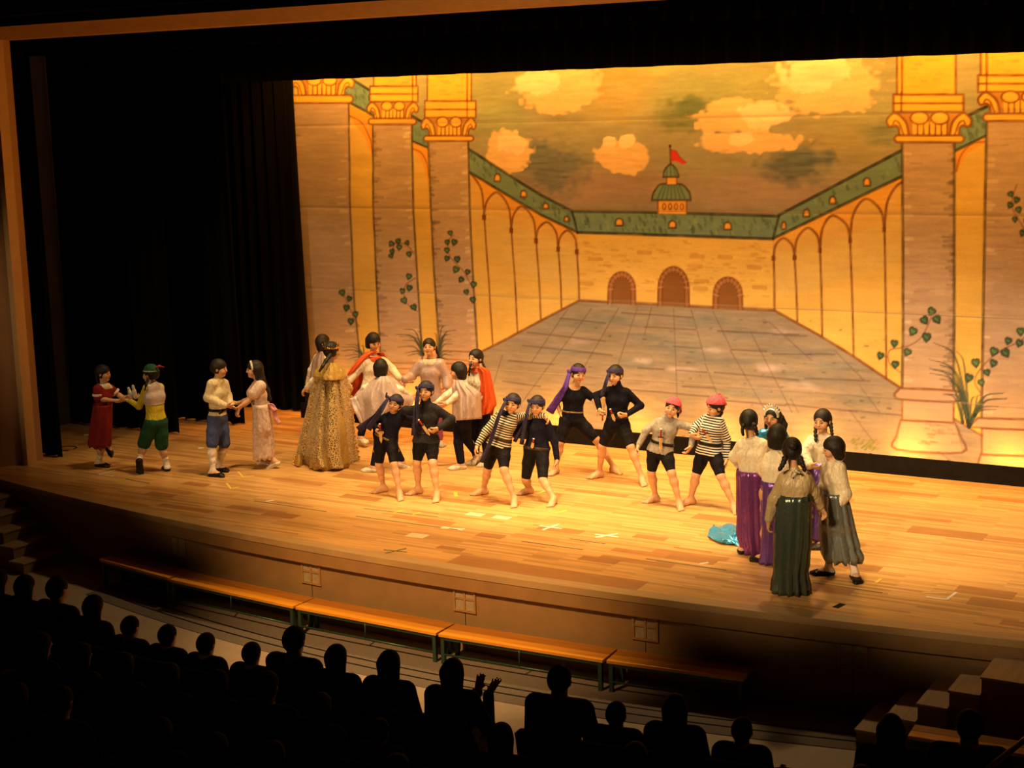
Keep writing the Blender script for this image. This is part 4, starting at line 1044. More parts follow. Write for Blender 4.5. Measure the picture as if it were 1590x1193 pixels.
    def trousers(self, m, frac=1.0, inf=.010, name='shorts', label=None, h=.0105, flare=0.0, top=.05):
        s = self.s; pr = [self.torso[0], self.torso[1], self.torso[2]]
        for sd in 'lr':
            a = self.leg[sd]
            if a is None: continue
            H, K, A = a[:3]; t = min(frac, 1.0); e = H+(K-H)*t
            pr += [cone(H, H+(K-H)*.5*t, .070*s, (.061+flare*.5)*s, .03), cone(H+(K-H)*.5*t, e-nrm(K-H)*.02, (.061+flare*.5)*s, (.061-.015*t+flare)*s, .025)]
            if frac > 1: pr += [cone(K, K+(A-K)*(frac-1)*.95, (.046+flare)*s, (.046-.012*(frac-1)+flare)*s, .02)]
        up = nrm(self.mid-self.P)
        V, Q = solid(pr, h, inf, cuts=[(self.P+up*top, up)])
        return self.child(name, V, Q, m, label)
    def band(self, prims, inf, c, n, w, m, name, label=None, h=.007, cuts=()):
        n = nrm(n); V, Q = solid(prims, h, inf, cuts=[(c+n*w/2, n), (c-n*w/2, -n), *cuts])
        return self.child(name, V, Q, m, label)
    def belt(self, m, at, inf=.020, w=.034, name='belt', label=None):
        up = nrm(self.mid-self.P); c = self.P+(self.mid-self.P)*at
        return self.band(self.torso[:6], inf, c, up, w, m, name, label)
    def head_shell(self, inf): 
        k = self.s*self.hs; return [elli(self.hp(0, -.014, .028), self.HR, np.array([.072, .088, .078])*k+inf, .02)]
    def headband(self, m, z=.048, w=.042, inf=.017, name='headband', label=None, tiltf=.25):
        n = self.HR[2]+tiltf*self.HR[1]*-1; return self.band(self.head_shell(inf), 0, self.hp(0, 0, z), n, w*self.s, m, name, label, .006)
    def bandana(self, m, z=.03, inf=.017, name='bandana', label=None, tiltf=.35):
        n = nrm(self.HR[2]-tiltf*self.HR[1]); V, Q = solid(self.head_shell(inf), .006, 0, cuts=[(self.hp(0, 0, z), -n)])
        return self.child(name, V, Q, m, label)
    def hair(self, style='short', chains=(), fringe=True, m=None, label=None, cut=None):
        k = self.s*self.hs; HR = self.HR; hp = self.hp
        pr = self.head_shell(.010*self.s); mn = [elli(hp(0, .112, -.035 if fringe else -.022), HR, np.array([.062, .085, .073 if fringe else .085])*k)]
        pr.append(elli(hp(0, -.03, -.005), HR, np.array([.076, .072, .075])*k, .03))
        if style in ('bob', 'long'):
            for q in (-1, 1): pr += [cone(hp(.068*q, -.012, .01), hp(.066*q, -.005, -.075 if style == 'bob' else -.11), .022*k, .018*k, .03), cone(hp(.045*q, -.055, 0), hp(.045*q, -.05, -.085), .04*k, .034*k, .03)]
            pr.append(cone(hp(0, -.06, 0), hp(0, -.055, -.085), .045*k, .04*k, .03))
        if style == 'tied': pr.append(elli(hp(0, -.085, -.01), HR, np.array([.03, .025, .03])*k, .03))
        mn.append(cone(hp(0, 0, -.06), hp(0, .05, -.2), .046*k, .05*k)) if style in ('bob',) else None
        V, Q = solid(pr, .0068, 0, minus=mn, cuts=[(hp(0, 0, -.062), -HR[2])] if style in ('short', 'tied') else ())
        o = self.child('hair', V, Q, m or M['hair'], label)
        for nm, pts, r0, r1 in chains:
            P = [self.W(*p) if len(p) == 3 else self.W(p[0], p[1], self.dt_of(self.hc)-.05*math.cos(self.face)) for p in pts]
            pr = []; N = len(P)-1
            if nm == 'braid':
                D = np.array(P); t = np.linspace(0, N, N*4+1); Pq = np.stack([np.interp(t, range(N+1), D[:, i]) for i in range(3)], 1)
                pr = [cone(Pq[i], Pq[i+1], (r0+(r1-r0)*i/len(Pq))*(1.25 if i % 2 else .8), (r0+(r1-r0)*(i+1)/len(Pq))*(.8 if i % 2 else 1.25), .006) for i in range(len(Pq)-1)]
            else: pr = [cone(P[i], P[i+1], r0+(r1-r0)*i/N, r0+(r1-r0)*(i+1)/N, .02) for i in range(N)]
            V, Q = solid(pr, .0065); put_mesh(nm, V, Q, m or M['hair'], o, self.origin)
        return o
    def shoes(self, m, inf=.007, label=None, name='shoe', strap=None, sole=None):
        for sd in 'lr':
            if not self.feet[sd]: continue
            f = self.feet[sd]; A = self.leg[sd][2]; fd = self.leg[sd][3]; sdv = nrm(np.cross(fd, [0, 0, 1.0])); dn = np.cross(fd, sdv); dn = dn if dn[2] < 0 else -dn
            V, Q = solid([*f[:5], cone(f[5][1], f[7][2], .016*self.s, .014*self.s, .02), cone(f[5][1], f[5][2], .016*self.s, .014*self.s, .02), cone(f[9][1], f[9][2], .014*self.s, .012*self.s, .02)], .0075, inf, cuts=[(A+dn*.024*self.s+fd*.0, nrm(-dn-.10*fd)), (A+dn*(.0665*self.s+(.010 if self.leg[sd][4] else .001)), dn)])
            o = self.child(name, V, Q, m, label)
    def socks(self, m, frac, inf=.005, name='sock', label=None):
        for sd in 'lr':
            a = self.leg[sd]
            if a is None: continue
            H, K, A = a[:3]; pr = [p for p in self.legs[sd][2:]]+self.feet[sd][:2]; top = A+(K-A)*frac
            if frac > 1: pr = self.legs[sd]+self.feet[sd][:2]
            V, Q = solid(pr, .009, inf, cuts=[(top, nrm(K-A))] if frac <= 1 else [(A+(K-A)*1.2, nrm(K-A))])
            self.child(name, V, Q, m, label)
    def ribbon(self, name, pts, w0, w1, m, parent=None, label=None, wob=.0, n=12):
        P = np.array([self.W(*p) for p in pts]); t = np.linspace(0, len(P)-1, n); D = np.stack([np.interp(t, range(len(P)), P[:, i]) for i in range(3)], 1)
        rows = []
        for i, p in enumerate(D):
            d = nrm(D[min(i+1, n-1)]-D[max(i-1, 0)]); a = nrm(np.cross(d, self.t)); w = w0+(w1-w0)*i/(n-1)
            rows.append([p+a*w*(u-.5)+self.t*(.012*math.sin(u*5+i*.5)+wob*math.sin(i)) -self.origin for u in (0, .25, .5, .75, 1)])
        mb = MB(); mb.grid(rows); o = mb.build(name, m, parent or self.obj, smooth=True, solid=.005)
        if label: o['label'] = label
        return o
    def skirt(self, name, rows, m, folds=11, amp=.10, ratio=.78, dt=None, label=None, thick=.005, n=72, ruffle=None, seed=1, twist=0.0, phase=0.0):
        r_ = np.random.default_rng(seed); ys = [q[0] for q in rows]; dt = self.dt_of(self.P) if dt is None else dt
        Y = np.linspace(ys[0], ys[-1], 17); L = np.interp(Y, ys, [q[1] for q in rows]); R = np.interp(Y, ys, [q[2] for q in rows])
        ph = r_.uniform(0, 6.28, 4); V = []; th = np.linspace(0, 2*math.pi, n, endpoint=False); am0 = amp
        an = [self.dt_of(l[2]) for l in self.leg.values() if l is not None and not l[4]]; dleg = (sum(an)/len(an)-self.dt_of(self.P)) if an else 0.0
        nf = folds
        for i, y in enumerate(Y):
            v = i/(len(Y)-1); a = self.W(L[i], y, dt); b = self.W(R[i], y, dt); c = (a+b)/2; rx = np.linalg.norm(b-a)/2; ax = self.rt; mn = .150*self.s if v < .55 else 0; c = c+self.t*(dleg*v); ry = max(rx*ratio, mn*(.78+.42*abs(math.sin(self.face)))); rx = max(rx, mn*.74)
            for lg in self.leg.values():
                if lg is None or lg[4]: continue
                pl = [lg[0], lg[1], lg[2]]; zs = [q[2] for q in pl][::-1]
                lp = np.array([np.interp(c[2], zs, [q[k] for q in pl][::-1]) for k in range(3)]); m_ = (.078 if c[2] > lg[1][2] else .066)*self.s/(1-am0*.6)
                rx = max(rx, min(abs((lp-c)@ax)+m_, rx*1.07)); ry = max(ry, abs((lp-c)@self.t)+m_)
            am = amp*(.25+.75*v)
            if ruffle and v > ruffle: am *= 1.5
            f = 1+am*(np.sin(nf*th+ph[0]+phase+twist*v+.9*np.sin(2*th+ph[1]))*.65+.35*np.sin((nf*1.9//1)*th+ph[2]))-am*.5
            if ruffle and abs(v-ruffle) < .04: f *= .93
            for j in range(n):
                p = c+ax*rx*math.cos(th[j])*f[j]+self.t*ry*math.sin(th[j])*f[j]
                if i == len(Y)-1: p = p+np.array([0, 0, .012*math.sin(nf*th[j]+ph[3])])
                p[2] = max(p[2], .006); V.append(p-self.origin)
        F = [(i*n+j, i*n+(j+1) % n, (i+1)*n+(j+1) % n, (i+1)*n+j) for i in range(len(Y)-1) for j in range(n)]
        mb = MB(); mb.add(V, F); o = mb.build(name, m, self.obj, smooth=True, solid=thick)
        if label: o['label'] = label
        return o
    def drape(self, name, rows, m, folds=6, amp=.03, label=None, n=44, thick=.005, phase=0.0, nr=22, parent=None, sag=0.0, valleys=()):
        # rows: (xl, yl, xr, yr, depth at the edges, depth at the middle)
        R_ = np.array(rows, float); T = np.linspace(0, len(rows)-1, nr); A = np.stack([np.interp(T, range(len(rows)), R_[:, i]) for i in range(6)], 1); G = []
        for i, a in enumerate(A):
            v = i/(nr-1); row = []
            for j in range(n):
                u = j/(n-1); q = math.sin(math.pi*u); x = a[0]+(a[2]-a[0])*u; y = a[1]+(a[3]-a[1])*u+sag*v*q
                d = a[4]+(a[5]-a[4])*q+amp*(.25+.75*v)*math.sin(folds*math.pi*2*u+phase+.6*math.sin(3*u+phase))-sum(dp*(.3+.7*v)*math.exp(-((u-u0-us*v)/wd)**2) for u0, us, dp, wd in valleys)
                p = self.W(x, y, d); p[2] = max(p[2], .006); row.append(p-self.origin)
            G.append(row)
        mb = MB(); mb.grid(G); o = mb.build(name, m, parent or self.obj, smooth=True, solid=thick)
        if label: o['label'] = label
        return o
    def collar(self, m, inf=.016, name='collar', drop=.03, label=None):
        s = self.s; pr = [cone(self.Sl+self.lat*.05*s, self.N-np.array([0, 0, .01]), .034*s, .044*s, .04), cone(self.Sr-self.lat*.05*s, self.N-np.array([0, 0, .01]), .034*s, .044*s, .04)]
        V, Q = solid(pr, .008, inf, cuts=[(self.N-np.array([0, 0, drop]), np.array([0, 0, -1.0])), (self.N+np.array([0, 0, .03]), np.array([0, 0, 1.0]))])
        return self.child(name, V, Q, m, label)
# ================================================================ THE CAST
def gm(name, c, rough=.8, **k): M[name] = mat(name, c, rough, k.pop('var', .12), k.pop('scale', 40), bump=k.pop('bump', .55), bscale=k.pop('bscale', 17), spec=k.pop('spec', .25), **k); return M[name]
gm('red_cotton', (.20, .012, .014)); gm('white_cotton', (.72, .66, .56)); gm('yellow_knit', (.62, .52, .04)); gm('silver_satin', (.56, .47, .46), .38, spec=.6, bump=.25)
gm('green_felt', (.012, .075, .04)); gm('feather_red', (.30, .03, .02)); gm('cream_cotton', (.66, .57, .36)); gm('blue_denim', (.05, .075, .22)); gm('black_leather', (.01, .009, .009), .35)
gm('stocking', (.72, .62, .55)); gm('pink_cotton', (.66, .50, .44), var=.22, scale=24); gm('pink_satin', (.66, .30, .34), .4); gm('gold_satin', (.50, .32, .08), .5, spec=.35)
gm('gold_bead', (.85, .58, .12), .18, metal=1.0); gm('lilac_satin', (.36, .27, .27), .36, spec=.6, bump=.25); gm('lilac_pale', (.50, .39, .37), .36, spec=.6, bump=.25); gm('orange_satin', (.62, .085, .014), .38, spec=.6, bump=.25)
gm('navy_cotton', (.010, .010, .024), spec=.08); gm('black_knit', (.006, .006, .012), spec=.08); gm('shorts_black', (.008, .007, .011), .7, spec=.12); gm('charcoal_knit', (.024, .023, .028), spec=.1); gm('grey_knit', (.30, .275, .245))
gm('purple_cotton', (.085, .028, .26)); gm('navy_scarf', (.028, .024, .07)); gm('pink_scarf', (.62, .085, .12), var=.35, scale=70); gm('purple_satin', (.22, .06, .28), .34, metal=.55, spec=.6, bump=.25); gm('violet_satin', (.15, .07, .38), .34, metal=.55, spec=.6, bump=.25)
gm('blue_satin', (.05, .38, .78), .26, metal=.45, spec=.8, bump=.25); gm('green_satin', (.085, .12, .105), .3, metal=.6, spec=.75, bump=.2); gm('greyblue_satin', (.24, .28, .29), .34, metal=.5, spec=.6, bump=.25); gm('ivory_satin', (.76, .68, .52), .5, spec=.4); gm('sheer_beige', (.46, .36, .21), .4, spec=.5)
gm('white_shoe', (.66, .62, .54), .5); gm('tiara', (.85, .85, .80), .25, metal=.4); gm('wood_blade', (.55, .36, .15)); gm('grip_red', (.45, .05, .03)); gm('grip_white', (.75, .72, .66)); gm('belt_brown', (.035, .022, .014), .45); gm('belt_gold', (.22, .15, .06), .4, metal=.3)
M['leopard'] = leopard_mat('leopard_print', (.62, .44, .16), (.085, .045, .014))
M['stripes'] = stripe_mat('black_and_cream_stripes', (.012, .011, .014), (.62, .55, .42), .027, .5)
M['stripes_w'] = stripe_mat('black_and_white_stripes', (.012, .011, .014), (.70, .66, .58), .027, .5)
def cuffs(p, m, t, w=.03, inf=.018):
    for sd in 'lr':
        a = p.arm[sd]
        if a is None: continue
        S, E_ = a[0], a[1]; p.band([cone(S, E_, .047*p.s, .042*p.s)], inf, S+(E_-S)*t, E_-S, w, m, 'cuff')
def dagger(p, a, b, label, dt=.13):
    """toy dagger tucked into a belt: grip, guard, blade"""
    A, B = p.W(*a, dt), p.W(*b, dt); d = nrm(B-A); L_ = np.linalg.norm(B-A); o = empty('toy_dagger', tuple(A)); tag(o, label, 'toy dagger', 'toy daggers of the pirates')
    q = lambda t: d*L_*t
    MB().tube([q(0), q(.05), q(.33)], [.013, .011, .010], 8).build('grip', M['grip_red'], o, smooth=True)
    MB().tube([q(-.03), q(.015)], [.009, .015], 8).build('pommel', M['grip_white'], o, smooth=True)
    g = nrm(np.cross(d, p.t)); MB().tube([q(.35)-g*.03, q(.35)+g*.03], .007, 6).build('guard', M['black_leather'], o, smooth=True)
    n = nrm(np.cross(d, g)); mb = MB(); V = []
    for t, w in ((.36, .015), (.8, .017), (1.0, .002)):
        V += [q(t)-g*w-n*.003, q(t)+g*w-n*.003, q(t)+g*w+n*.003, q(t)-g*w+n*.003]
    mb.add(V, [(0,1,5,4),(1,2,6,5),(2,3,7,6),(3,0,4,7),(4,5,9,8),(5,6,10,9),(6,7,11,10),(7,4,8,11),(3,2,1,0),(8,9,10,11)]); mb.build('blade', M['wood_blade'], o)
def knot_tail(p, band, m, knot, tails):
    K = p.W(*knot); V, Q = solid([elli(K, np.eye(3), np.array([.024, .024, .020])), elli(K+np.array([0, 0, .018])-p.rt*.015, np.eye(3), np.array([.018, .014, .014]))], .006); put_mesh('knot', V, Q, m, band, p.origin)
    for t, w0, w1 in tails: p.ribbon('tail', t, w0, w1, m, band)

# ---- four dancers at the left
p = Person('girl dancing in a dark red dress with white collar, farthest left on stage', 'A', (240, 1005), 1.36, 62, (266, 352), nod=6, hip=(258, 655), sl=(212, 445), sr=(328, 440), el=(226, 528), wl=(370, 543), hl=(430, 530), er=(370, 500), wr=(402, 518), hr=(440, 535),
           kl=(258, 850), al=(236, 958), kr=(275, 800), ar=(300, 838, -.15), tl=55, tr=60, pr=.9)
p.body(); p.shirt(M['red_cotton'], 590, .30, name='dress_top'); p.skirt('dress_skirt', [(560, 207, 322), (640, 186, 330), (760, 170, 328), (852, 160, 325)], M['red_cotton'], 9, .07, 1.75); p.collar(M['white_cotton'], .022, drop=.045); cuffs(p, M['white_cotton'], .62)
p.hair('tied', [('braid', [(225, 350, .0), (222, 385, .02), (228, 420, .04)], .018, .010)]); p.socks(M['white_cotton'], .45); p.shoes(M['black_leather'])

p = Person('dancer seen from behind in a green hat, yellow top and green knee breeches', 'A', (615, 1035), 1.38, -150, (590, 358), hyaw=-120, hip=(628, 690), sl=(548, 440), sr=(670, 430), el=(512, 580, -.05), wl=(455, 545, -.16), hl=(425, 535, -.2), er=(655, 560, -.15), wr=(560, 535, -.25), hr=(500, 515, -.28), curll=.8,
           kl=(540, 850), al=(512, 955, .02), kr=(668, 860), ar=(703, 985), tl=-175, pl=1.25, tr=-170)
p.body(); p.shirt(M['yellow_knit'], 690, 1.0); p.shirt(M['silver_satin'], 565, .0, .019, name='waistcoat', label='silver satin waistcoat'); p.trousers(M['green_felt'], .95, .016, 'breeches', flare=.02, top=.06); p.socks(M['white_cotton'], .42); p.shoes(M['black_leather'])
p.hair('tied', [('tail', [(575, 390, .1), (560, 430, .13), (552, 470, .13)], .018, .008)])
n_ = nrm(p.HR[2]+.15*p.HR[1]*-1); V, Q = solid([elli(p.hp(0, -.012, .045), p.HR, np.array([.082, .096, .085])*p.s)], .007, 0, cuts=[(p.hp(0, 0, .035), -n_)]); hat = p.child('hat', V, Q, M['green_felt'], 'green felt hat')
V, Q = solid([elli(p.hp(0, -.012, .035), p.HR, np.array([.098, .115, .012])*p.s, .01)], .006); put_mesh('brim', V, Q, M['green_felt'], hat, p.origin)
V, Q = solid([elli(p.hp(0, -.012, .045), p.HR, np.array([.084, .099, .03])*p.s)], .006, 0, cuts=[(p.hp(0, 0, .057), p.HR[2]), (p.hp(0, 0, .04), -p.HR[2])]); put_mesh('hat_ribbon', V, Q, M['cream_cotton'], hat, p.origin)
V, Q = solid([cone(p.W(625, 312, .06), p.W(650, 303, .06), .008, .014, .01), cone(p.W(650, 303, .06), p.W(686, 310, .06), .014, .004, .01)], .005); put_mesh('feather', V, Q, M['feather_red'], hat, p.origin)
# white bundle held by the green-hat dancer
q0 = p.W(462, 482, -.22); o = empty('cloth_shoes', tuple(q0)); tag(o, 'white cloth shoes held up by the dancer in the green hat', 'shoes')
for k, (a, b) in enumerate((((440, 455), (458, 512)), ((470, 440), (488, 515)))):
    A_, B_ = p.W(*a, -.2), p.W(*b, -.22); V, Q = solid([cone(A_, B_, .016, .022, .02), cone((A_+B_)/2, B_, .022, .024, .02)], .006); me = mesh_np('shoe', V-q0, Q); link('shoe', me, M['white_shoe'], o)

p = Person('dancer in cream shirt with black belt and blue knee breeches', 'A', (1040, 1035), 1.42, 58, (1062, 318), hyaw=70, nod=8, hip=(1050, 660), sl=(998, 410), sr=(1105, 405), el=(985, 520), wl=(1100, 575, .2), hl=(1150, 580, .18), er=(1120, 510, -.1), wr=(1140, 575, 0), hr=(1165, 590, 0),
           kl=(1012, 850), al=(1018, 1022), kr=(1098, 850), ar=(1056, 985), tl=60, tr=50)
p.body(); p.shirt(M['cream_cotton'], 637, 1.0, .016, .018, .01, puff=.006); p.trousers(M['blue_denim'], .96, .014, 'breeches', flare=.014); p.socks(M['stocking'], 1.0, .005, 'stocking'); p.shoes(M['black_leather']); p.belt(M['black_leather'], .26, .030)
p.ribbon('belt_end', [(1118, 590, .16), (1085, 610, .17), (1062, 632, .17)], .03, .022, M['black_leather']); p.collar(M['cream_cotton'], .018); p.hair('tied')

p = Person('girl in a long pale pink dress with pink sash, long hair and white headband', 'A', (1400, 1000), 1.40, -82, (1302, 325), nod=4, hip=(1350, 650), sl=(1318, 425), sr=(1345, 425), el=(1258, 535, -.1), wl=(1185, 560, -.12), hl=(1150, 550, -.12), er=(1262, 545, .12), wr=(1195, 590, .12), hr=(1180, 640, .12),
           kl=(1365, 830), al=(1398, 935, -.08), kr=(1380, 850), ar=(1440, 955, .05), tl=-100, tr=-115, pr=.45)
p.body(); p.shirt(M['pink_cotton'], 580, .30, .014, .02, name='dress_top', puff=.014); p.skirt('dress_skirt', [(555, 1292, 1395), (640, 1290, 1420), (800, 1290, 1440), (935, 1292, 1442)], M['pink_cotton'], 12, .09, .85); p.belt(M['pink_satin'], .36, .024, .04, 'sash')
p.ribbon('sash_tail', [(1400, 575, .08), (1440, 610, .10), (1450, 660, .1), (1475, 700, .1)], .06, .05, M['pink_satin']); p.ribbon('sash_bow', [(1395, 570, .1), (1425, 575, .12), (1445, 610, .12)], .05, .06, M['pink_satin'])
p.shoes(M['white_shoe']); p.hair('long', [('long_hair', [(1330, 320), (1350, 400, .02), (1385, 470, .02), (1405, 530, .02)], .062, .03)], fringe=True)
V, Q = solid(p.head_shell(.016), .006, 0, cuts=[(p.hp(0, .022, 0), -p.HR[1]), (p.hp(0, .045, 0), p.HR[1]), (p.hp(0, 0, .0), -p.HR[2])]); p.child('headband', V, Q, M['white_cotton'])

# ---- the circle of capes
q = Person('dancer with short dark hair in a grey-lilac cape, behind the leopard cape', 'B', (290, 122), 1.40, 130, (292, 195), base_from_head=True, hyaw=110, hip=(250, 500), sl=(235, 290), sr=(325, 290), el=(200, 400), wl=(175, 500), er=(340, 400, -.1), wr=(380, 480, -.15),
           al='floor', ar='floor')
q.B[2] = 0; p = q; p.body(); p.shirt(M['white_cotton'], 520, 1.0); p.trousers(M['navy_cotton'], 1.9, .012, 'trousers'); p.shoes(M['white_shoe'])
p.drape('cape', [(255, 262, 315, 262, -.02, .10), (215, 320, 345, 320, -.02, .15), (195, 430, 360, 440, .0, .2), (180, 560, 370, 570, .02, .24)], M['lilac_satin'], 4, .02); p.hair('bob')

p = Person('queen seen from behind in a long leopard-print cape with gold collar and gold crown', 'B', (330, 1090), 1.50, 165, (352, 258), hyaw=140, hip=(330, 670), sl=(262, 385), sr=(408, 385), el=(215, 480, -.1), wl=(170, 525, -.15), er=(450, 480, -.1), wr=(480, 520, -.2),
           kl=(300, 880), al=(295, 1065), kr=(370, 880), ar=(372, 1065))
p.body(bare_feet=False); p.shirt(M['white_cotton'], 690, 1.0); p.shoes(M['black_leather']); p.skirt('gown', [(560, 255, 415), (700, 230, 440), (1085, 190, 480)], M['gold_satin'], 10, .06, .7)
cp = p.drape('cape', [(225, 425, 460, 430, -.06, .17), (205, 520, 480, 520, -.1, .22), (165, 700, 505, 700, -.16, .28), (120, 880, 530, 890, -.22, .34), (92, 1020, 550, 1030, -.26, .38), (120, 1085, 560, 1112, -.26, .40)], M['leopard'], 3.0, .03, 'leopard-print cape', 72, .008, 1.2, 34, sag=12, valleys=((.38, .08, .16, .05), (.68, .10, .13, .05), (.12, .02, .08, .04)))
p.drape('cape_collar', [(290, 345, 395, 345, -.02, .13), (255, 370, 425, 370, -.04, .17), (228, 405, 448, 405, -.06, .21), (214, 440, 462, 440, -.06, .235), (222, 455, 458, 458, -.05, .245)], M['gold_satin'], 4, .012, 'gold satin shoulder collar', 48, .006, sag=16)
for k, (x, y) in enumerate(((478, 540), (484, 560), (498, 590), (503, 640), (507, 700), (510, 760), (513, 820), (518, 880), (525, 930), (538, 960), (545, 990), (550, 1030), (85, 1020), (82, 1040), (75, 1060), (78, 1085), (92, 1082))):
    V, Q = solid([elli(p.W(x, y, -.1), np.eye(3), np.array([.017, .017, .017]))], .007); put_mesh('bead', V, Q, M['gold_bead'], cp, p.origin)
p.drape('train_corner', [(85, 1010, 140, 1010, -.2, 0), (75, 1050, 150, 1060, -.2, .02), (65, 1088, 150, 1095, -.2, .02)], M['gold_satin'], 2, .01)
p.hair('tied', [('tail', [(340, 290, .14), (310, 330, .19), (285, 370, .24), (262, 405, .26)], .028, .014)])
cr_ = p.headband(M['gold_bead'], .045, .022, .022, 'crown', 'gold crown', 0.0)
for a in np.linspace(0, 2*math.pi, 9)[:-1]:
    A_ = p.hp(.085*math.cos(a), -.014+.10*math.sin(a), .05); V, Q = solid([cone(A_, A_+p.HR[2]*.05, .009, .003)], .005); put_mesh('crown_point', V, Q, M['gold_bead'], cr_, p.origin)

p = Person('dancer in white shirt and orange-red cape, tallest at the back of the cape circle', 'B', (655, 113), 1.48, 25, (656, 190), base_from_head=True, nod=22, hip=(640, 540), sl=(580, 320), sr=(740, 315), el=(530, 410), wl=(480, 475, .1), hl=(450, 490, .1), er=(790, 390), wr=(842, 455, .1), hr=(885, 490, .1),
           kl=(600, 720), al=(560, 880, .1), kr=(680, 720), ar=(700, 880, 0), tl=30, tr=20)
p.body(bare_feet=False); p.shirt(M['white_cotton'], 600, 1.0, .016, .02, .012); p.trousers(M['navy_cotton'], 1.92, .012, 'trousers'); p.shoes(M['white_shoe']); p.hair('bob')
p.drape('cape', [(590, 275, 730, 270, -.02, -.12), (550, 330, 755, 320, -.04, -.16), (470, 430, 745, 420, -.03, -.17), (470, 520, 730, 540, -.06, -.2), (500, 720, 720, 700, -.06, -.2)], M['orange_satin'], 4, .02)
p.drape('cape_front', [(610, 262, 690, 262, .06, .10), (560, 300, 640, 285, .08, .11), (500, 370, 590, 330, .10, .12), (455, 440, 500, 420, .12, .12)], M['orange_satin'], 2, .008); p.collar(M['orange_satin'], .026, 'cape_collar', .035)

p = Person('dancer swirling a pale lilac cape, back turned, right of the leopard cape', 'B', (745, 1125), 1.36, 170, (708, 378), nod=10, hip=(735, 780), sl=(645, 480), sr=(785, 480), el=(590, 530), wl=(540, 580, -.1), er=(850, 540), wr=(920, 590, -.1),
           kl=(690, 940), al=(655, 1098), kr=(800, 950), ar=(862, 1062, -.1), tl=-100, tr=120, pr=.5)
p.body(bare_feet=False); p.shirt(M['white_cotton'], 800, 1.0); p.trousers(M['navy_cotton'], 1.92, .012, 'trousers'); p.shoes(M['white_shoe']); p.hair('bob')
p.drape('cape', [(680, 445, 770, 440, .0, .10), (620, 490, 820, 470, -.02, .15), (540, 560, 890, 540, -.04, .18), (505, 600, 955, 610, -.05, .20), (530, 700, 930, 660, -.03, .22), (585, 812, 760, 760, .0, .2)], M['lilac_pale'], 4, .035, 'pale lilac satin cape', 60); p.collar(M['lilac_pale'], .022, 'cape_collar', .03)
p.ribbon('cape_lining', [(505, 595, .0), (540, 690, .06), (590, 808, .05)], .09, .06, M['silver_satin'])

p = Person('smiling dancer facing the hall in a lilac satin blouse with white collar', 'B', (1060, 163), 1.40, -12, (1058, 228), base_from_head=True, tilt=-4, hip=(1070, 590), sl=(978, 340), sr=(1155, 335), el=(925, 450), wl=(885, 465, .12), hl=(862, 490, .12), er=(1192, 455), wr=(1188, 520, .1), hr=(1180, 560, .1),
           al='floor', kr=(1140, 760), ar='floor', tl=-20, tr=20)
p.body(bare_feet=False); p.shirt(M['lilac_satin'], 625, 1.0, .022, .030, .02, name='blouse', puff=.014); p.trousers(M['purple_satin'], 1.92, .012, 'trousers', flare=.01); p.shoes(M['grey_knit']); p.collar(M['white_cotton'], .028, drop=.05)
p.hair('tied', [('tail', [(1105, 230), (1118, 270), (1130, 305)], .02, .010)], fringe=False)

p = Person('bobbed dancer in a pale lilac cape stepping left, in front of the orange-red cape', 'B', (1285, 1110), 1.38, -70, (1268, 402), hyaw=-95, nod=6, hip=(1300, 760), sl=(1255, 505), sr=(1320, 500), el=(1185, 580, -.02), wl=(1120, 630, -.02), hl=(1085, 645, -.02), er=(1250, 590, .12), wr=(1190, 640, .14), hr=(1150, 660, .14),
           kl=(1270, 930), al=(1292, 1078), kr=(1330, 900), ar=(1405, 1005, -.15), tl=-80, tr=-70, pr=.7)
p.body(bare_feet=False); p.shirt(M['white_cotton'], 770, 1.0); p.trousers(M['navy_cotton'], 1.9, .014, 'trousers'); p.shoes(M['white_shoe']); p.hair('bob')
p.drape('cape', [(1235, 472, 1310, 470, .06, .12), (1225, 520, 1350, 500, .08, .16), (1228, 600, 1435, 560, .06, .2), (1225, 690, 1438, 660, .05, .22), (1228, 765, 1442, 750, .04, .22)], M['lilac_pale'], 4, .03, 'pale lilac satin cape', 50); p.collar(M['white_cotton'], .018)

p = Person('dancer with two thin braids in a bright orange-red cape, right end of the cape circle', 'B', (1397, 243), 1.42, -40, (1395, 312), base_from_head=True, hip=(1430, 650), sl=(1350, 405), sr=(1465, 405), el=(1320, 500), wl=(1290, 560, .1), er=(1480, 520), wr=(1440, 600, .1),
           al='floor', ar='floor')
p.body(bare_feet=False); p.shirt(M['white_cotton'], 670, 1.0); p.trousers(M['navy_cotton'], 1.92, .012, 'trousers'); p.shoes(M['white_shoe'])
p.hair('tied', [('braid', [(1360, 350, .12), (1352, 395, .14), (1348, 440, .14)], .014, .009), ('braid', [(1440, 330, .02), (1455, 365, .05), (1472, 400, .06)], .014, .009)], fringe=False)
p.drape('cape', [(1400, 375, 1450, 372, .10, .13), (1420, 420, 1500, 400, .09, .15), (1425, 520, 1530, 540, .08, .17), (1415, 620, 1552, 650, .08, .18), (1410, 735, 1500, 710, .1, .18)], M['orange_satin'], 3, .025, 'orange-red satin cape'); p.drape('cape_back', [(1350, 385, 1450, 375, -.02, -.1), (1330, 420, 1500, 410, -.04, -.14), (1340, 600, 1540, 640, -.04, -.16), (1370, 720, 1520, 730, -.04, -.16)], M['orange_satin'], 3, .02); p.collar(M['orange_satin'], .022, 'cape_collar', .03)

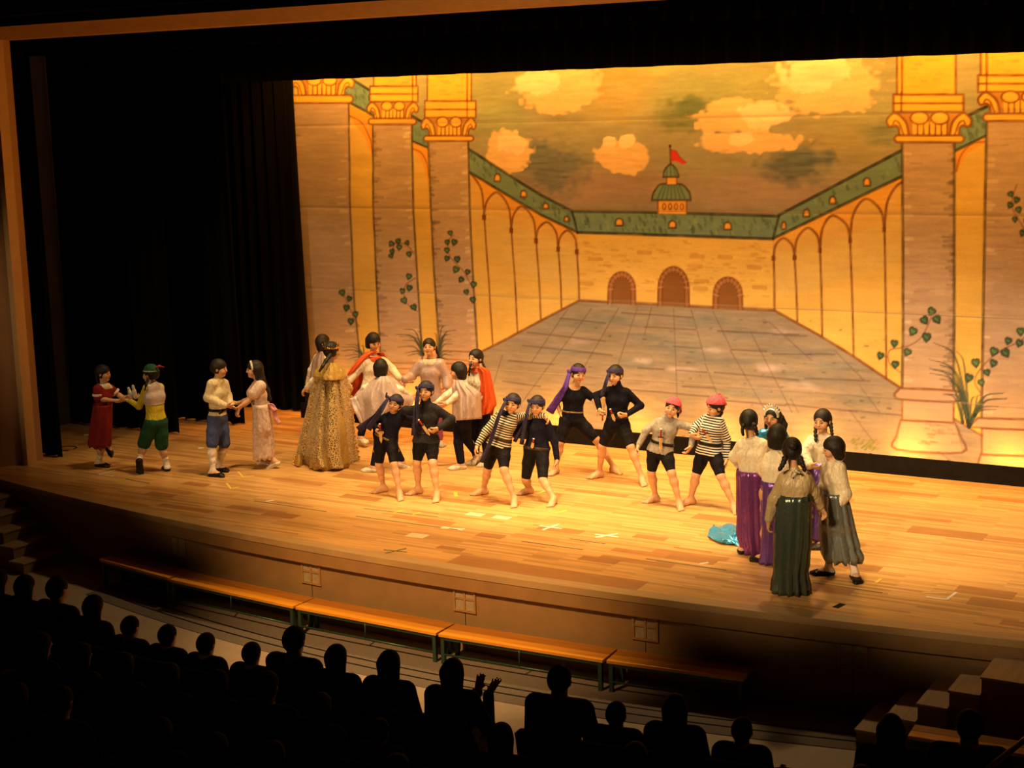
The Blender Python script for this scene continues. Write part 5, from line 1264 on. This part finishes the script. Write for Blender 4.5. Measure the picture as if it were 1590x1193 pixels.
# ---- barefoot pirates
p = Person('smallest pirate, navy headband with long tails, leftmost barefoot dancer', 'C', (255, 965), 1.33, -18, (300, 312), tilt=10, hyaw=-25, hip=(232, 560), sl=(220, 390), sr=(345, 395), el=(130, 455, -.02), wl=(160, 500, .06), hl=(178, 525, .08), er=(420, 430, -.1), wr=(480, 400, -.14), curll=.9, lean=.03,
           kl=(180, 755), al=(212, 915), kr=(290, 755), ar=(330, 962), tl=-65, tr=5)
p.body(); p.shirt(M['navy_cotton'], 560, 1.0, .010, neck=True); p.trousers(M['shorts_black'], .92, .009); p.belt(M['belt_gold'], .04, .019, .024)
b = p.headband(M['navy_scarf'], .052, .05); knot_tail(p, b, M['navy_scarf'], (245, 270, .07), [([(245, 275, .1), (190, 370, .16), (100, 500, .12)], .03, .07), ([(245, 275, .1), (160, 400, .12), (30, 505, .08)], .03, .08), ([(240, 272, .07), (232, 250, .07), (238, 232, .07)], .02, .01)])
p.hair('short', fringe=False); dagger(p, (185, 462), (196, 600), 'toy dagger with white pommel in the belt of the smallest pirate')

p = Person('pirate in a charcoal sweater with navy headband, hand on hip', 'C', (510, 975), 1.45, -12, (520, 222), hyaw=-20, hip=(522, 590), sl=(445, 340), sr=(598, 325), el=(375, 360, -.05), wl=(330, 385, -.1), er=(705, 425, 0), wr=(612, 490, .12), hr=(570, 520, .14), curlr=.7,
           kl=(455, 745), al=(466, 925), kr=(570, 750), ar=(602, 968), tl=-65, tr=-8)
p.body(); p.shirt(M['charcoal_knit'], 592, 1.0, .016, .014, .014, neck='high'); p.trousers(M['shorts_black'], .82, .009); p.hair('short', fringe=False)
b = p.headband(M['navy_scarf'], .052, .05); knot_tail(p, b, M['navy_scarf'], (462, 205, .05), [([(462, 210, .1), (445, 350, .17), (430, 545, .18)], .025, .05), ([(462, 210, .1), (460, 330, .17), (455, 480, .18)], .025, .03)])
p.belt(M['black_leather'], .28, .026, .026); dagger(p, (468, 432), (550, 545), 'toy dagger slanting across the charcoal sweater', .17)

p = Person('pirate in black and cream striped top leaning on a mate, navy headband', 'C', (1050, 1010), 1.42, -15, (1150, 312), tilt=6, hyaw=-18, nod=4, hip=(1045, 625), sl=(1028, 385), sr=(1185, 390), el=(955, 515, .02), wl=(895, 615, .08), hl=(880, 660, .1), er=(1290, 400, -.12), wr=(1380, 400, -.04), hr=(1415, 440, .02),
           kl=(968, 795), al=(940, 930), kr=(1088, 800), ar=(1165, 1005), tl=-70, tr=-5)
p.body(); p.shirt(M['stripes'], 622, 1.0, .012, .012, .008, stripes=True); p.trousers(M['shorts_black'], .86, .009); p.hair('short', fringe=False); p.belt(M['belt_brown'], .28, .024, .04)
p.collar(M['navy_cotton'], .017, 'neckband', .02)
b = p.headband(M['navy_scarf'], .052, .045); knot_tail(p, b, M['navy_scarf'], (1100, 290, .06), [([(1100, 295, .12), (1050, 400, .19), (990, 590, .17), (925, 740, .16)], .03, .05)])

p = Person('pirate all in navy with brown belt, knees bent, beside the striped pirate', 'C', (1345, 985), 1.42, -8, (1328, 328), hyaw=-18, nod=10, hip=(1325, 640), sl=(1270, 415), sr=(1412, 430), el=(1200, 470, -.08), wl=(1150, 540, -.1), er=(1455, 590, .03), wr=(1472, 715, .07), hr=(1470, 780, .09),
           kl=(1245, 862), al=(1268, 925), kr=(1370, 868), ar=(1448, 1000), tl=-60, tr=-18)
p.body(); p.shirt(M['navy_cotton'], 632, 1.0, .010); p.trousers(M['shorts_black'], .95, .009); p.hair('short', fringe=False); p.belt(M['belt_brown'], .05, .021, .036)
b = p.headband(M['navy_scarf'], .050, .05); knot_tail(p, b, M['navy_scarf'], (1275, 300, .04), [([(1275, 305, .09), (1250, 400, .15), (1215, 610, .14)], .025, .045), ([(1275, 305, .09), (1240, 450, .14), (1165, 590, .1)], .02, .04)])
dagger(p, (1303, 568), (1290, 640), 'short toy dagger in the brown belt of the navy pirate', .12)

p = Person('pirate in black with a bright purple headband whose long tail hangs at the side', 'D', (330, 960), 1.46, 5, (288, 200), tilt=8, hyaw=22, nod=12, hip=(240, 560), sl=(172, 305), sr=(345, 310), el=(115, 420, -.06), wl=(150, 500, -.02), er=(400, 390, .0), wr=(430, 440, .06), hr=(455, 500, .08),
           kl=(150, 735), al=(112, 930), kr=(425, 710), ar=(560, 920), tl=-30, tr=40)
p.body(); p.shirt(M['black_knit'], 600, .52, .010, neck=False); p.trousers(M['shorts_black'], .93, .012); p.hair('short', fringe=False); p.belt(M['belt_gold'], .30, .02, .02)
b = p.headband(M['purple_cotton'], .052, .05); knot_tail(p, b, M['purple_cotton'], (220, 188, .06), [([(218, 195, .08), (190, 300, .16), (130, 400, .15), (65, 500, .12)], .04, .10)])

p = Person('pirate in a black polo-neck with dark headband, hand on hip and legs wide apart', 'D', (600, 1020), 1.46, -10, (572, 210), hyaw=-25, nod=8, hip=(588, 600), sl=(500, 310), sr=(682, 325), el=(425, 370, -.04), wl=(450, 470, .08), hl=(468, 520, .12), er=(768, 448, 0), wr=(665, 515, .13), hr=(610, 535, .15), curll=1.2, curlr=.8,
           kl=(475, 755), al=(450, 958), kr=(690, 765), ar=(780, 1005), tl=-60, tr=10)
p.body(); p.shirt(M['black_knit'], 620, 1.0, .010, neck='high'); p.trousers(M['shorts_black'], .93, .010); p.hair('short', fringe=False); p.belt(M['black_leather'], .26, .02, .03)
b = p.headband(M['navy_scarf'], .050, .055); knot_tail(p, b, M['navy_scarf'], (525, 190, .04), [([(525, 195, .08), (500, 270, .13), (470, 380, .13)], .03, .05)])
A_, B_ = p.W(482, 380, .15), p.W(474, 565, .13); o = empty('toy_sword', tuple(B_)); tag(o, 'wooden toy sword held upright by the polo-neck pirate', 'toy sword')
MB().tube([(0, 0, 0), tuple((A_-B_)*.25)], .010, 8).build('grip', M['grip_red'], o, smooth=True); MB().tube([tuple((A_-B_)*.25), tuple((A_-B_)*.95), tuple(A_-B_)], [.013, .012, .003], 6).build('blade', M['wood_blade'], o)
MB().tube([tuple((A_-B_)*.26-p.rt*.035), tuple((A_-B_)*.26+p.rt*.035)], .007, 6).build('guard', M['black_leather'], o, smooth=True)
dagger(p, (535, 475), (570, 570), 'toy dagger in the belt of the polo-neck pirate', .15)

p = Person('pirate in a long grey jumper with a pink head scarf, head cocked to one side', 'E', (430, 1100), 1.38, -8, (478, 248), tilt=14, hyaw=-14, hip=(368, 625), sl=(325, 350), sr=(528, 360), el=(245, 450, .02), wl=(180, 575, .06), hl=(168, 612, .08), er=(672, 430, .02), wr=(642, 580, .12), hr=(618, 625, .14),
           kl=(292, 825), al=(328, 1025), kr=(470, 825), ar=(540, 1080), tl=-60, tr=8)
p.body(); p.shirt(M['grey_knit'], 642, 1.0, .013, .010, .012, neck='high'); p.trousers(M['shorts_black'], .85, .009); p.hair('short', [('tail', [(520, 270, -.02), (528, 310, -.02), (525, 335, -.02)], .014, .006)], fringe=False); p.belt(M['black_leather'], .30, .026, .034)
b = p.bandana(M['pink_scarf'], .032, .018); knot_tail(p, b, M['pink_scarf'], (545, 250, -.08), [([(545, 255, -.08), (550, 280, -.08), (540, 300, -.08)], .03, .02)])
dagger(p, (378, 435), (370, 638), 'toy dagger with bright grip upright in the belt of the grey jumper', .15)

p = Person('pirate in black and white striped top with a crimson head scarf, looking down', 'E', (830, 1110), 1.44, -25, (855, 238), hyaw=-62, nod=14, hip=(800, 640), sl=(742, 320), sr=(918, 345), el=(690, 405, -.02), wl=(640, 480, .06), hl=(690, 515, .1), er=(958, 520, .02), wr=(955, 695, .06), hr=(950, 750, .07),
           kl=(685, 840), al=(640, 1045), kr=(905, 855), ar=(1020, 1105), tl=-55, tr=12)
p.body(); p.shirt(M['stripes_w'], 658, 1.0, .013, .010, .014, neck='high', stripes=True); p.trousers(M['shorts_black'], .90, .009); p.hair('short', [('tail', [(890, 260, -.02), (905, 290, -.01), (900, 315, 0)], .03, .014)], fringe=False); p.belt(M['black_leather'], .30, .028, .036)
b = p.bandana(M['pink_scarf'], .035, .022); knot_tail(p, b, M['pink_scarf'], (925, 205, -.04), [([(925, 205, -.04), (945, 210, -.04), (955, 222, -.04)], .03, .02), ([(880, 150, 0), (890, 130, 0), (915, 140, 0)], .04, .02)])
dagger(p, (735, 430), (830, 560), 'toy dagger slanting in the belt of the crimson-scarf pirate', .15)

# ---- the group at the right
def bun(p, *chains): p.hair('tied', chains)
p = Person('dancer seen from behind in cream blouse and long purple satin skirt', 'F', (330, 905), 1.48, 172, (300, 160), hip=(318, 500), sl=(245, 275), sr=(392, 275), el=(225, 360, -.08), wl=(270, 430, -.2), er=(408, 360, -.08), wr=(370, 430, -.2),
           al='floor', ar='floor')
p.body(bare_feet=False, hands=False); p.shirt(M['ivory_satin'], 445, 1.0, .018, .022, .012, name='blouse', puff=.012); p.skirt('skirt', [(432, 242, 396), (480, 236, 402), (650, 240, 408), (800, 236, 418), (905, 262, 420)], M['purple_satin'], 13, .17, .78, ruffle=.9); p.shoes(M['black_leather'])
bun(p, ('braid', [(268, 180, .1), (262, 215, .12), (268, 240, .12)], .016, .010), ('braid', [(325, 175, .12), (338, 210, .14), (348, 240, .12)], .022, .012)); p.collar(M['ivory_satin'], .02)

p = Person('princess in blue satin with a white tiara, half hidden inside the right-hand group', 'F', (420, 88), 1.34, -20, (432, 140), base_from_head=True, tilt=4, nod=4, hip=(430, 420), sl=(372, 228), sr=(490, 228), el=(345, 320), wl=(330, 400, .1), er=(510, 320), wr=(500, 400, .1),
           al='floor', ar='floor')
p.body(bare_feet=False, hands=False); p.shirt(M['blue_satin'], 430, .45, .016, .024, name='bodice', puff=.02, neck=True); p.skirt('gown', [(400, 372, 492), (550, 350, 515), (745, 325, 545)], M['blue_satin'], 12, .09, .8); p.shoes(M['white_shoe'])
TR = [[(335, 640, .12), (300, 690, .1), (262, 735, .05), (215, 742, .02), (150, 742, .02), (100, 748, .02)], [(345, 690, .1), (315, 740, .12), (270, 765, .09), (215, 765, .07), (140, 762, .05), (78, 770, .02)],
      [(360, 740, .06), (330, 790, .08), (280, 800, .05), (215, 800, .08), (140, 795, .045), (66, 800, .02)], [(370, 790, .03), (330, 835, .03), (275, 838, .06), (215, 832, .03), (150, 825, .06), (85, 820, .02)], [(370, 830, .02), (330, 865, .02), (275, 858, .015), (222, 855, .015), (165, 845, .015), (110, 832, .015)]]
TP = np.array([[atz(*p.g(c[:2]), c[2]) for c in r] for r in TR]); a_, b_ = np.linspace(0, 4, 33), np.linspace(0, 5, 49)
def ip(A, t): i = np.minimum(t.astype(int), len(A)-2); f = (t-i); f = f*f*(3-2*f); return A[i]*(1-f).reshape(-1, *[1]*(A.ndim-1))+A[i+1]*f.reshape(-1, *[1]*(A.ndim-1))
TG = ip(ip(TP, a_).transpose(1, 0, 2), b_).transpose(1, 0, 2); TG[..., 2] = np.maximum(.006, TG[..., 2]+.016*np.sin(np.arange(49)*.42+np.arange(33)[:, None]*.25)+.010*np.sin(np.arange(49)*-.2+np.arange(33)[:, None]*.5))
for _ in range(3): TG[1:-1, 1:-1, 2] = (TG[1:-1, 1:-1, 2]+TG[:-2, 1:-1, 2]+TG[2:, 1:-1, 2]+TG[1:-1, :-2, 2]+TG[1:-1, 2:, 2])/5
mb = MB(); mb.grid([[q-p.origin for q in r] for r in TG]); o = mb.build('train', M['blue_satin'], p.obj, smooth=True, solid=.005); o['label'] = 'blue satin train spread on the boards'
hr_ = p.hair('long', [('lock', [(478, 140, -.02), (500, 180, -.02), (500, 215, -.02)], .035, .02)], fringe=False)
V, Q = solid(p.head_shell(.017), .006, 0, cuts=[(p.hp(0, .020, 0), -p.HR[1]), (p.hp(0, .05, 0), p.HR[1]), (p.hp(0, 0, .02), -p.HR[2])]); ti = p.child('tiara', V, Q, M['tiara'])
for a in np.linspace(-1.0, 1.0, 9):
    A_ = p.hp(.085*math.sin(a), .034, .028+.09*math.cos(a)); V, Q = solid([cone(A_, A_+nrm(p.HR.T@np.array([math.sin(a)*.6, .05, math.cos(a)]))*(.05-.02*abs(a)), .011, .003)], .005); put_mesh('tiara_point', V, Q, M['tiara'], ti, p.origin)

p = Person('dark-haired dancer from behind, squeezed between purple and green satin skirts', 'F', (425, 960), 1.42, 168, (460, 240), hip=(440, 570), sl=(398, 350), sr=(508, 350), el=(385, 440, -.06), wl=(420, 500, -.18), er=(530, 440, -.1), wr=(500, 500, -.2),
           al='floor', ar='floor', tl=-120)
p.body(bare_feet=False, hands=False); p.shirt(M['ivory_satin'], 505, 1.0, .016, .020, .01, name='blouse', puff=.01); p.skirt('skirt', [(490, 392, 500), (560, 385, 505), (800, 380, 500), (970, 360, 490)], M['violet_satin'], 12, .17, .75, ruffle=.85); p.shoes(M['black_leather']); p.hair('bob')

p = Person('dancer with twin braids facing the hall in white blouse and violet skirt', 'F', (665, 838), 1.44, -25, (712, 158), tilt=-4, nod=8, hip=(690, 440), sl=(640, 255), sr=(790, 250), el=(605, 345, .02), wl=(640, 410, .14), hl=(668, 418, .16), er=(800, 350, .0), wr=(770, 430, .1),
           kl=(670, 640), al=(655, 825), kr=(710, 640), ar=(708, 825), tl=-30, tr=-20)
p.body(bare_feet=False); p.shirt(M['ivory_satin'], 395, 1.0, .016, .020, .01, name='blouse', puff=.012); p.skirt('skirt', [(378, 648, 745), (450, 640, 755), (640, 640, 760), (800, 640, 765)], M['violet_satin'], 12, .16, .78); p.shoes(M['belt_brown'])
p.hair('tied', [('braid', [(677, 185, .02), (672, 230, .07), (676, 275, .10)], .018, .012), ('braid', [(757, 165, .02), (763, 205, .06), (768, 240, .08)], .018, .012)], fringe=False); p.collar(M['white_cotton'], .022, drop=.045)

p = Person('nearest dancer, seen from behind in beige blouse and dark green satin skirt', 'F', (540, 1125), 1.45, 178, (542, 322), hip=(555, 640), sl=(478, 460), sr=(640, 455), el=(440, 600, -.02), wl=(412, 715, .0), hl=(408, 760, .0), er=(665, 560, -.06), wr=(700, 640, -.12), hr=(725, 680, -.14), curll=.5,
           al='floor', ar='floor')
p.body(bare_feet=False); p.shirt(M['sheer_beige'], 588, 1.0, .018, .016, .014, name='blouse', puff=.006); p.skirt('skirt', [(570, 482, 640), (640, 465, 642), (850, 450, 640), (990, 440, 632), (1135, 432, 640)], M['green_satin'], 14, .2, .78, ruffle=.78); p.shoes(M['black_leather'])
p.hair('tied', [('braid', [(505, 360, .1), (492, 400, .13), (470, 435, .13)], .022, .014), ('braid', [(585, 360, .1), (600, 400, .13), (615, 440, .13)], .022, .014), ('bun', [(530, 290, .08), (545, 300, .1)], .035, .035)])
p.ribbon('hair_ribbon', [(560, 420, .15), (545, 445, .16), (530, 470, .15)], .012, .012, M['white_cotton']); p.ribbon('hair_ribbon', [(540, 425, .15), (570, 440, .16), (585, 452, .15)], .012, .012, M['white_cotton'])

p = Person('bobbed dancer in white blouse and flared grey-blue skirt, rightmost on stage', 'F', (800, 1030), 1.38, -75, (772, 312), hyaw=-85, nod=14, hip=(785, 610), sl=(735, 405), sr=(815, 405), el=(725, 540, -.1), wl=(735, 650, -.04), hl=(745, 690, 0), er=(838, 570, .1), wr=(770, 665, .12), hr=(740, 690, .1),
           kl=(770, 830), al=(745, 985), kr=(850, 830), ar=(895, 1010), tl=-85, tr=15)
p.body(bare_feet=False); p.shirt(M['ivory_satin'], 575, 1.0, .018, .022, .012, name='blouse', puff=.012); p.skirt('skirt', [(548, 722, 840), (620, 702, 868), (780, 690, 905), (900, 705, 942), (940, 735, 925)], M['greyblue_satin'], 12, .18, .8, ruffle=.82); p.shoes(M['black_leather']); p.socks(M['stocking'], .5); p.hair('bob'); p.collar(M['ivory_satin'], .02)
# ================================================================ THE HALL: seats and spectators in the dark
M['seat_wood'] = mat('seat_shell', (.02, .014, .010), .6, .2, 6)
def seat_proto(loc):
    o = empty('theatre_seat', loc); tag(o, 'dark upholstered theatre seat in the unlit rows', 'seat', 'theatre seats of the hall')
    G = []
    for i in range(7):
        z = .36+.46*i/6; G.append([((u-.5)*.46, -.20-.10*i/6-.05*(1-(2*u-1)**2)+.02, z-(.03*(abs(2*u-1)**4) if i == 6 else 0)) for u in np.linspace(0, 1, 9)])
    MB().grid(G).build('backrest', M['seat'], o, smooth=True, solid=.06)
    G = [[((u-.5)*.44, -.20+.44*v, .325+.02*math.sin(math.pi*u)*math.sin(math.pi*v)) for u in np.linspace(0, 1, 7)] for v in np.linspace(0, 1, 7)]
    MB().grid(G).build('cushion', M['seat'], o, smooth=True, solid=.08)
    for sx in (-.242, .242):
        MB().box(sx-.02, sx+.02, -.2, .18, .60, .635).build('armrest', M['seat_wood'], o, bevel=.008)
        MB().box(sx-.012, sx+.012, -.16, .06, .0, .60).build('side_frame', M['seat_wood'], o, bevel=.004)
    return o
def copy_tree(o, loc, rz):
    c = o.copy(); COL.objects.link(c); c.location = loc; c.rotation_euler = (0, 0, rz)
    for ch in o.children:
        d = ch.copy(); COL.objects.link(d); d.parent = c
        for g_ in ch.children:
            e = g_.copy(); COL.objects.link(e); e.parent = d
    return c
M['hair_dark'] = mat('dark_hair', (.006, .005, .004), .8, .3, 60, spec=.15)
def sitter(kind):
    """seated figure facing +y, feet on z = 0: one body mesh with hair and clothing"""
    sc = {'man': .97, 'woman': .92, 'child': .81, 'clap': .93, 'bob': .90}[kind]; v = lambda *a: np.array(a, float)*sc; I = np.eye(3)
    hw = .20 if kind == 'man' else .17
    tor = [cone(v(-.07, -.08, .52), v(.07, -.08, .52), .10, .10, .06), cone(v(0, -.09, .55), v(0, -.12, .78), .105, .11, .06), cone(v(-.07, -.12, .82), v(.07, -.12, .82), .105, .105, .06), cone(v(-hw+.03, -.12, .955), v(hw-.03, -.12, .955), .06, .06, .06)]
    arms = []; hands = []
    for q in (-1, 1):
        if kind == 'clap': E_, W_ = v(q*.25, -.02, .70), v(q*.05+.12, .16, .90)
        else: E_, W_ = v(q*(hw+.05), -.06, .68), v(q*.09, .2, .60)
        S = v(q*hw, -.12, .955); arms += [cone(S, E_, .05, .04, .03), cone(E_, W_, .04, .027, .02)]
        d = nrm(W_-E_) if kind != 'clap' else nrm(v(.15*q+.25, .2, .8)); hands += [cone(W_, W_+d*.07, .026, .028, .02)]
        for k in range(4): hands.append(cone(W_+d*.06+v((k-1.5)*.017, 0, 0), W_+d*(.13+.012*(k in (1, 2)))+v((k-1.5)*.024, .01, 0), .0095, .008, .006))
        hands.append(cone(W_+d*.02, W_+d*.06+v(-q*.05, .02, 0), .012, .009, .006))
    legs = []
    for q in (-1, 1):
        K, A = v(q*.10, .34, .50), v(q*.10, .33, .09); legs += [cone(v(q*.08, -.06, .52), K, .085, .06, .04), cone(K, A, .055, .04, .03), cone(A, v(q*.11, .46, .04), .04, .032, .03)]
    hc = v(0, -.09, 1.145); head = [elli(hc+v(0, -.01, .025), I, np.array([.074, .09, .085])*sc, .02), cone(hc+v(0, .02, -.02), hc+v(0, .045, -.08), .06*sc, .032*sc, .03), cone(v(0, -.13, .95), hc+v(0, -.02, -.05), .062*sc, .056*sc, .04), elli(hc+v(.075, -.005, -.01), I, np.array([.012, .02, .03])*sc), elli(hc+v(-.075, -.005, -.01), I, np.array([.012, .02, .03])*sc), cone(hc+v(0, .085, .01), hc+v(0, .095, -.02), .009, .012, .01)]
    V, Q = solid(tor+arms+hands+legs+head, .0115); me = mesh_np('person', V, Q)
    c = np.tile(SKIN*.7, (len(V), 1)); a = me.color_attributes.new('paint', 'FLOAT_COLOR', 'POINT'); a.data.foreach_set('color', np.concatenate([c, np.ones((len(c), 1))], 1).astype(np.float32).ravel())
    o = link('person', me, M['skin'], None, (0, 0, 0)); o['category'] = 'person'; o['group'] = 'spectators in the dark hall'
    hp_ = [elli(hc+v(0, -.014, .03), I, np.array([.083, .10, .092])*sc, .02), elli(hc+v(0, -.04, -.005), I, np.array([.078, .075, .08])*sc, .03)]
    if kind in ('bob', 'woman', 'clap'): hp_ += [cone(hc+v(q*.05, -.03, 0), hc+v(q*.055, -.03, -.1 if kind != 'woman' else -.17), .05*sc, .04*sc, .03) for q in (-1, 1)]+[cone(hc+v(0, -.06, 0), hc+v(0, -.06, -.1), .05, .045, .03)]
    V, Q = solid(hp_, .011, 0, minus=[elli(hc+v(0, .12, -.03), I, np.array([.066, .09, .085])*sc)]); put_mesh('hair', V, Q, M['hair_dark'], o, np.zeros(3))
    V, Q = solid(tor+arms, .015, .014); put_mesh('jacket', V, Q, M['darkcloth'], o, np.zeros(3))
    V, Q = solid(legs, .018, .012, cuts=[((0, 0, .1*sc), (0, 0, -1.0))]); put_mesh('trousers', V, Q, M['darkcloth'], o, np.zeros(3))
    return o
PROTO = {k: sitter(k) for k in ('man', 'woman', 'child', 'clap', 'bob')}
used_p = set()
def place_person(kind, loc, rz, label):
    o = PROTO[kind]
    if kind in used_p: o = copy_tree(o, loc, rz)
    else: used_p.add(kind); o.location = loc; o.rotation_euler = (0, 0, rz)
    o['label'] = label; return o
seat0 = None
def place_seat(loc, rz):
    global seat0
    if seat0 is None: seat0 = seat_proto(loc); seat0.rotation_euler = (0, 0, rz); return seat0
    return copy_tree(seat0, loc, rz)
def row_y(x, r): return 8.95-.86*r+.022*(x+7.2)**2
def row_rz(x): return math.atan(.044*(x+7.2))
ROW_Z = lambda r: ZA+.0*r
SHARED = 'spectator seated in the dark hall, one of the rows behind the front row'
front = [(-10.62,'bob','front-row spectator cut by the left edge of the picture'),(-10.22,'woman','long-haired front-row spectator nearest the left stage steps'),(-9.76,'man','front-row spectator second from the left steps, broad dark head'),(-9.31,'bob','front-row spectator below the leftmost bench'),
 (-8.88,'child','small front-row spectator hardly rising above the seat backs, far left'),(-8.45,'child','small front-row spectator beside the head under the second bench'),(-8.03,'child','front-row child below the left end of the second bench'),(-7.56,'child','front-row child, low head below the middle of the second bench'),
 (-7.12,'man','front-row spectator with a round head below the joint of the second and third bench'),(-6.74,'bob','front-row spectator with bobbed hair below the third bench'),(-6.27,'woman','front-row spectator below the joint of the third and fourth bench'),
 (-5.74,'clap','front-row spectator at the aisle clapping with raised hands'),(-4.93,'man','tall spectator in dark jacket at the aisle, head in front of the fourth bench'),
 (-4.50,'child','spectator just right of the tall spectator in the dark jacket'),(-4.08,'bob','second spectator to the right of the tall one in the dark jacket'),(-3.63,'child','low front-row spectator in front of the dark stage wall at the right'),
 (-2.68,'woman','spectator whose head covers the lowest treads of the right stage steps'),(-2.22,'man','spectator whose head covers the bench in front of the right stage steps')]
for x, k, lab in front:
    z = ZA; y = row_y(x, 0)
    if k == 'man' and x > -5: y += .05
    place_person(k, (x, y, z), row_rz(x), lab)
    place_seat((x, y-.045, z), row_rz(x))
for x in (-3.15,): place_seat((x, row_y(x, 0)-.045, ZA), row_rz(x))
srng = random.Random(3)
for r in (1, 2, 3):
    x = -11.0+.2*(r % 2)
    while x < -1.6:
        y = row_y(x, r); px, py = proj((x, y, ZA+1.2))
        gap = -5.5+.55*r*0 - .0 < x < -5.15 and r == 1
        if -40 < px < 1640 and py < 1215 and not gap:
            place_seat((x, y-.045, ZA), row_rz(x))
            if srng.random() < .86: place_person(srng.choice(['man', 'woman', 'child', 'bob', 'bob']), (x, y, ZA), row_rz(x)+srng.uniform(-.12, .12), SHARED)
        x += .455
# handrail at the aisle, lower right
o = empty('handrail', (-2.0, 9.3, ZA)); tag(o, 'slanting wooden handrail at the lower right corner', 'handrail')
a_, b_ = atz(1530, 1197, .12)-np.array([-2.0, 9.3, ZA]), atz(1600, 1142, .30)-np.array([-2.0, 9.3, ZA])
b_ = b_+(b_-a_)*.3; a_ = a_-(b_-a_)*.3
MB().tube([a_, b_], .019, 10).build('rail', M['rail'], o, smooth=True)
for t in (.05, .92):
    c = a_+(b_-a_)*t; MB().tube([(c[0], c[1], 0), c], .013, 8).build('post', M['black_leather'], o, smooth=True)
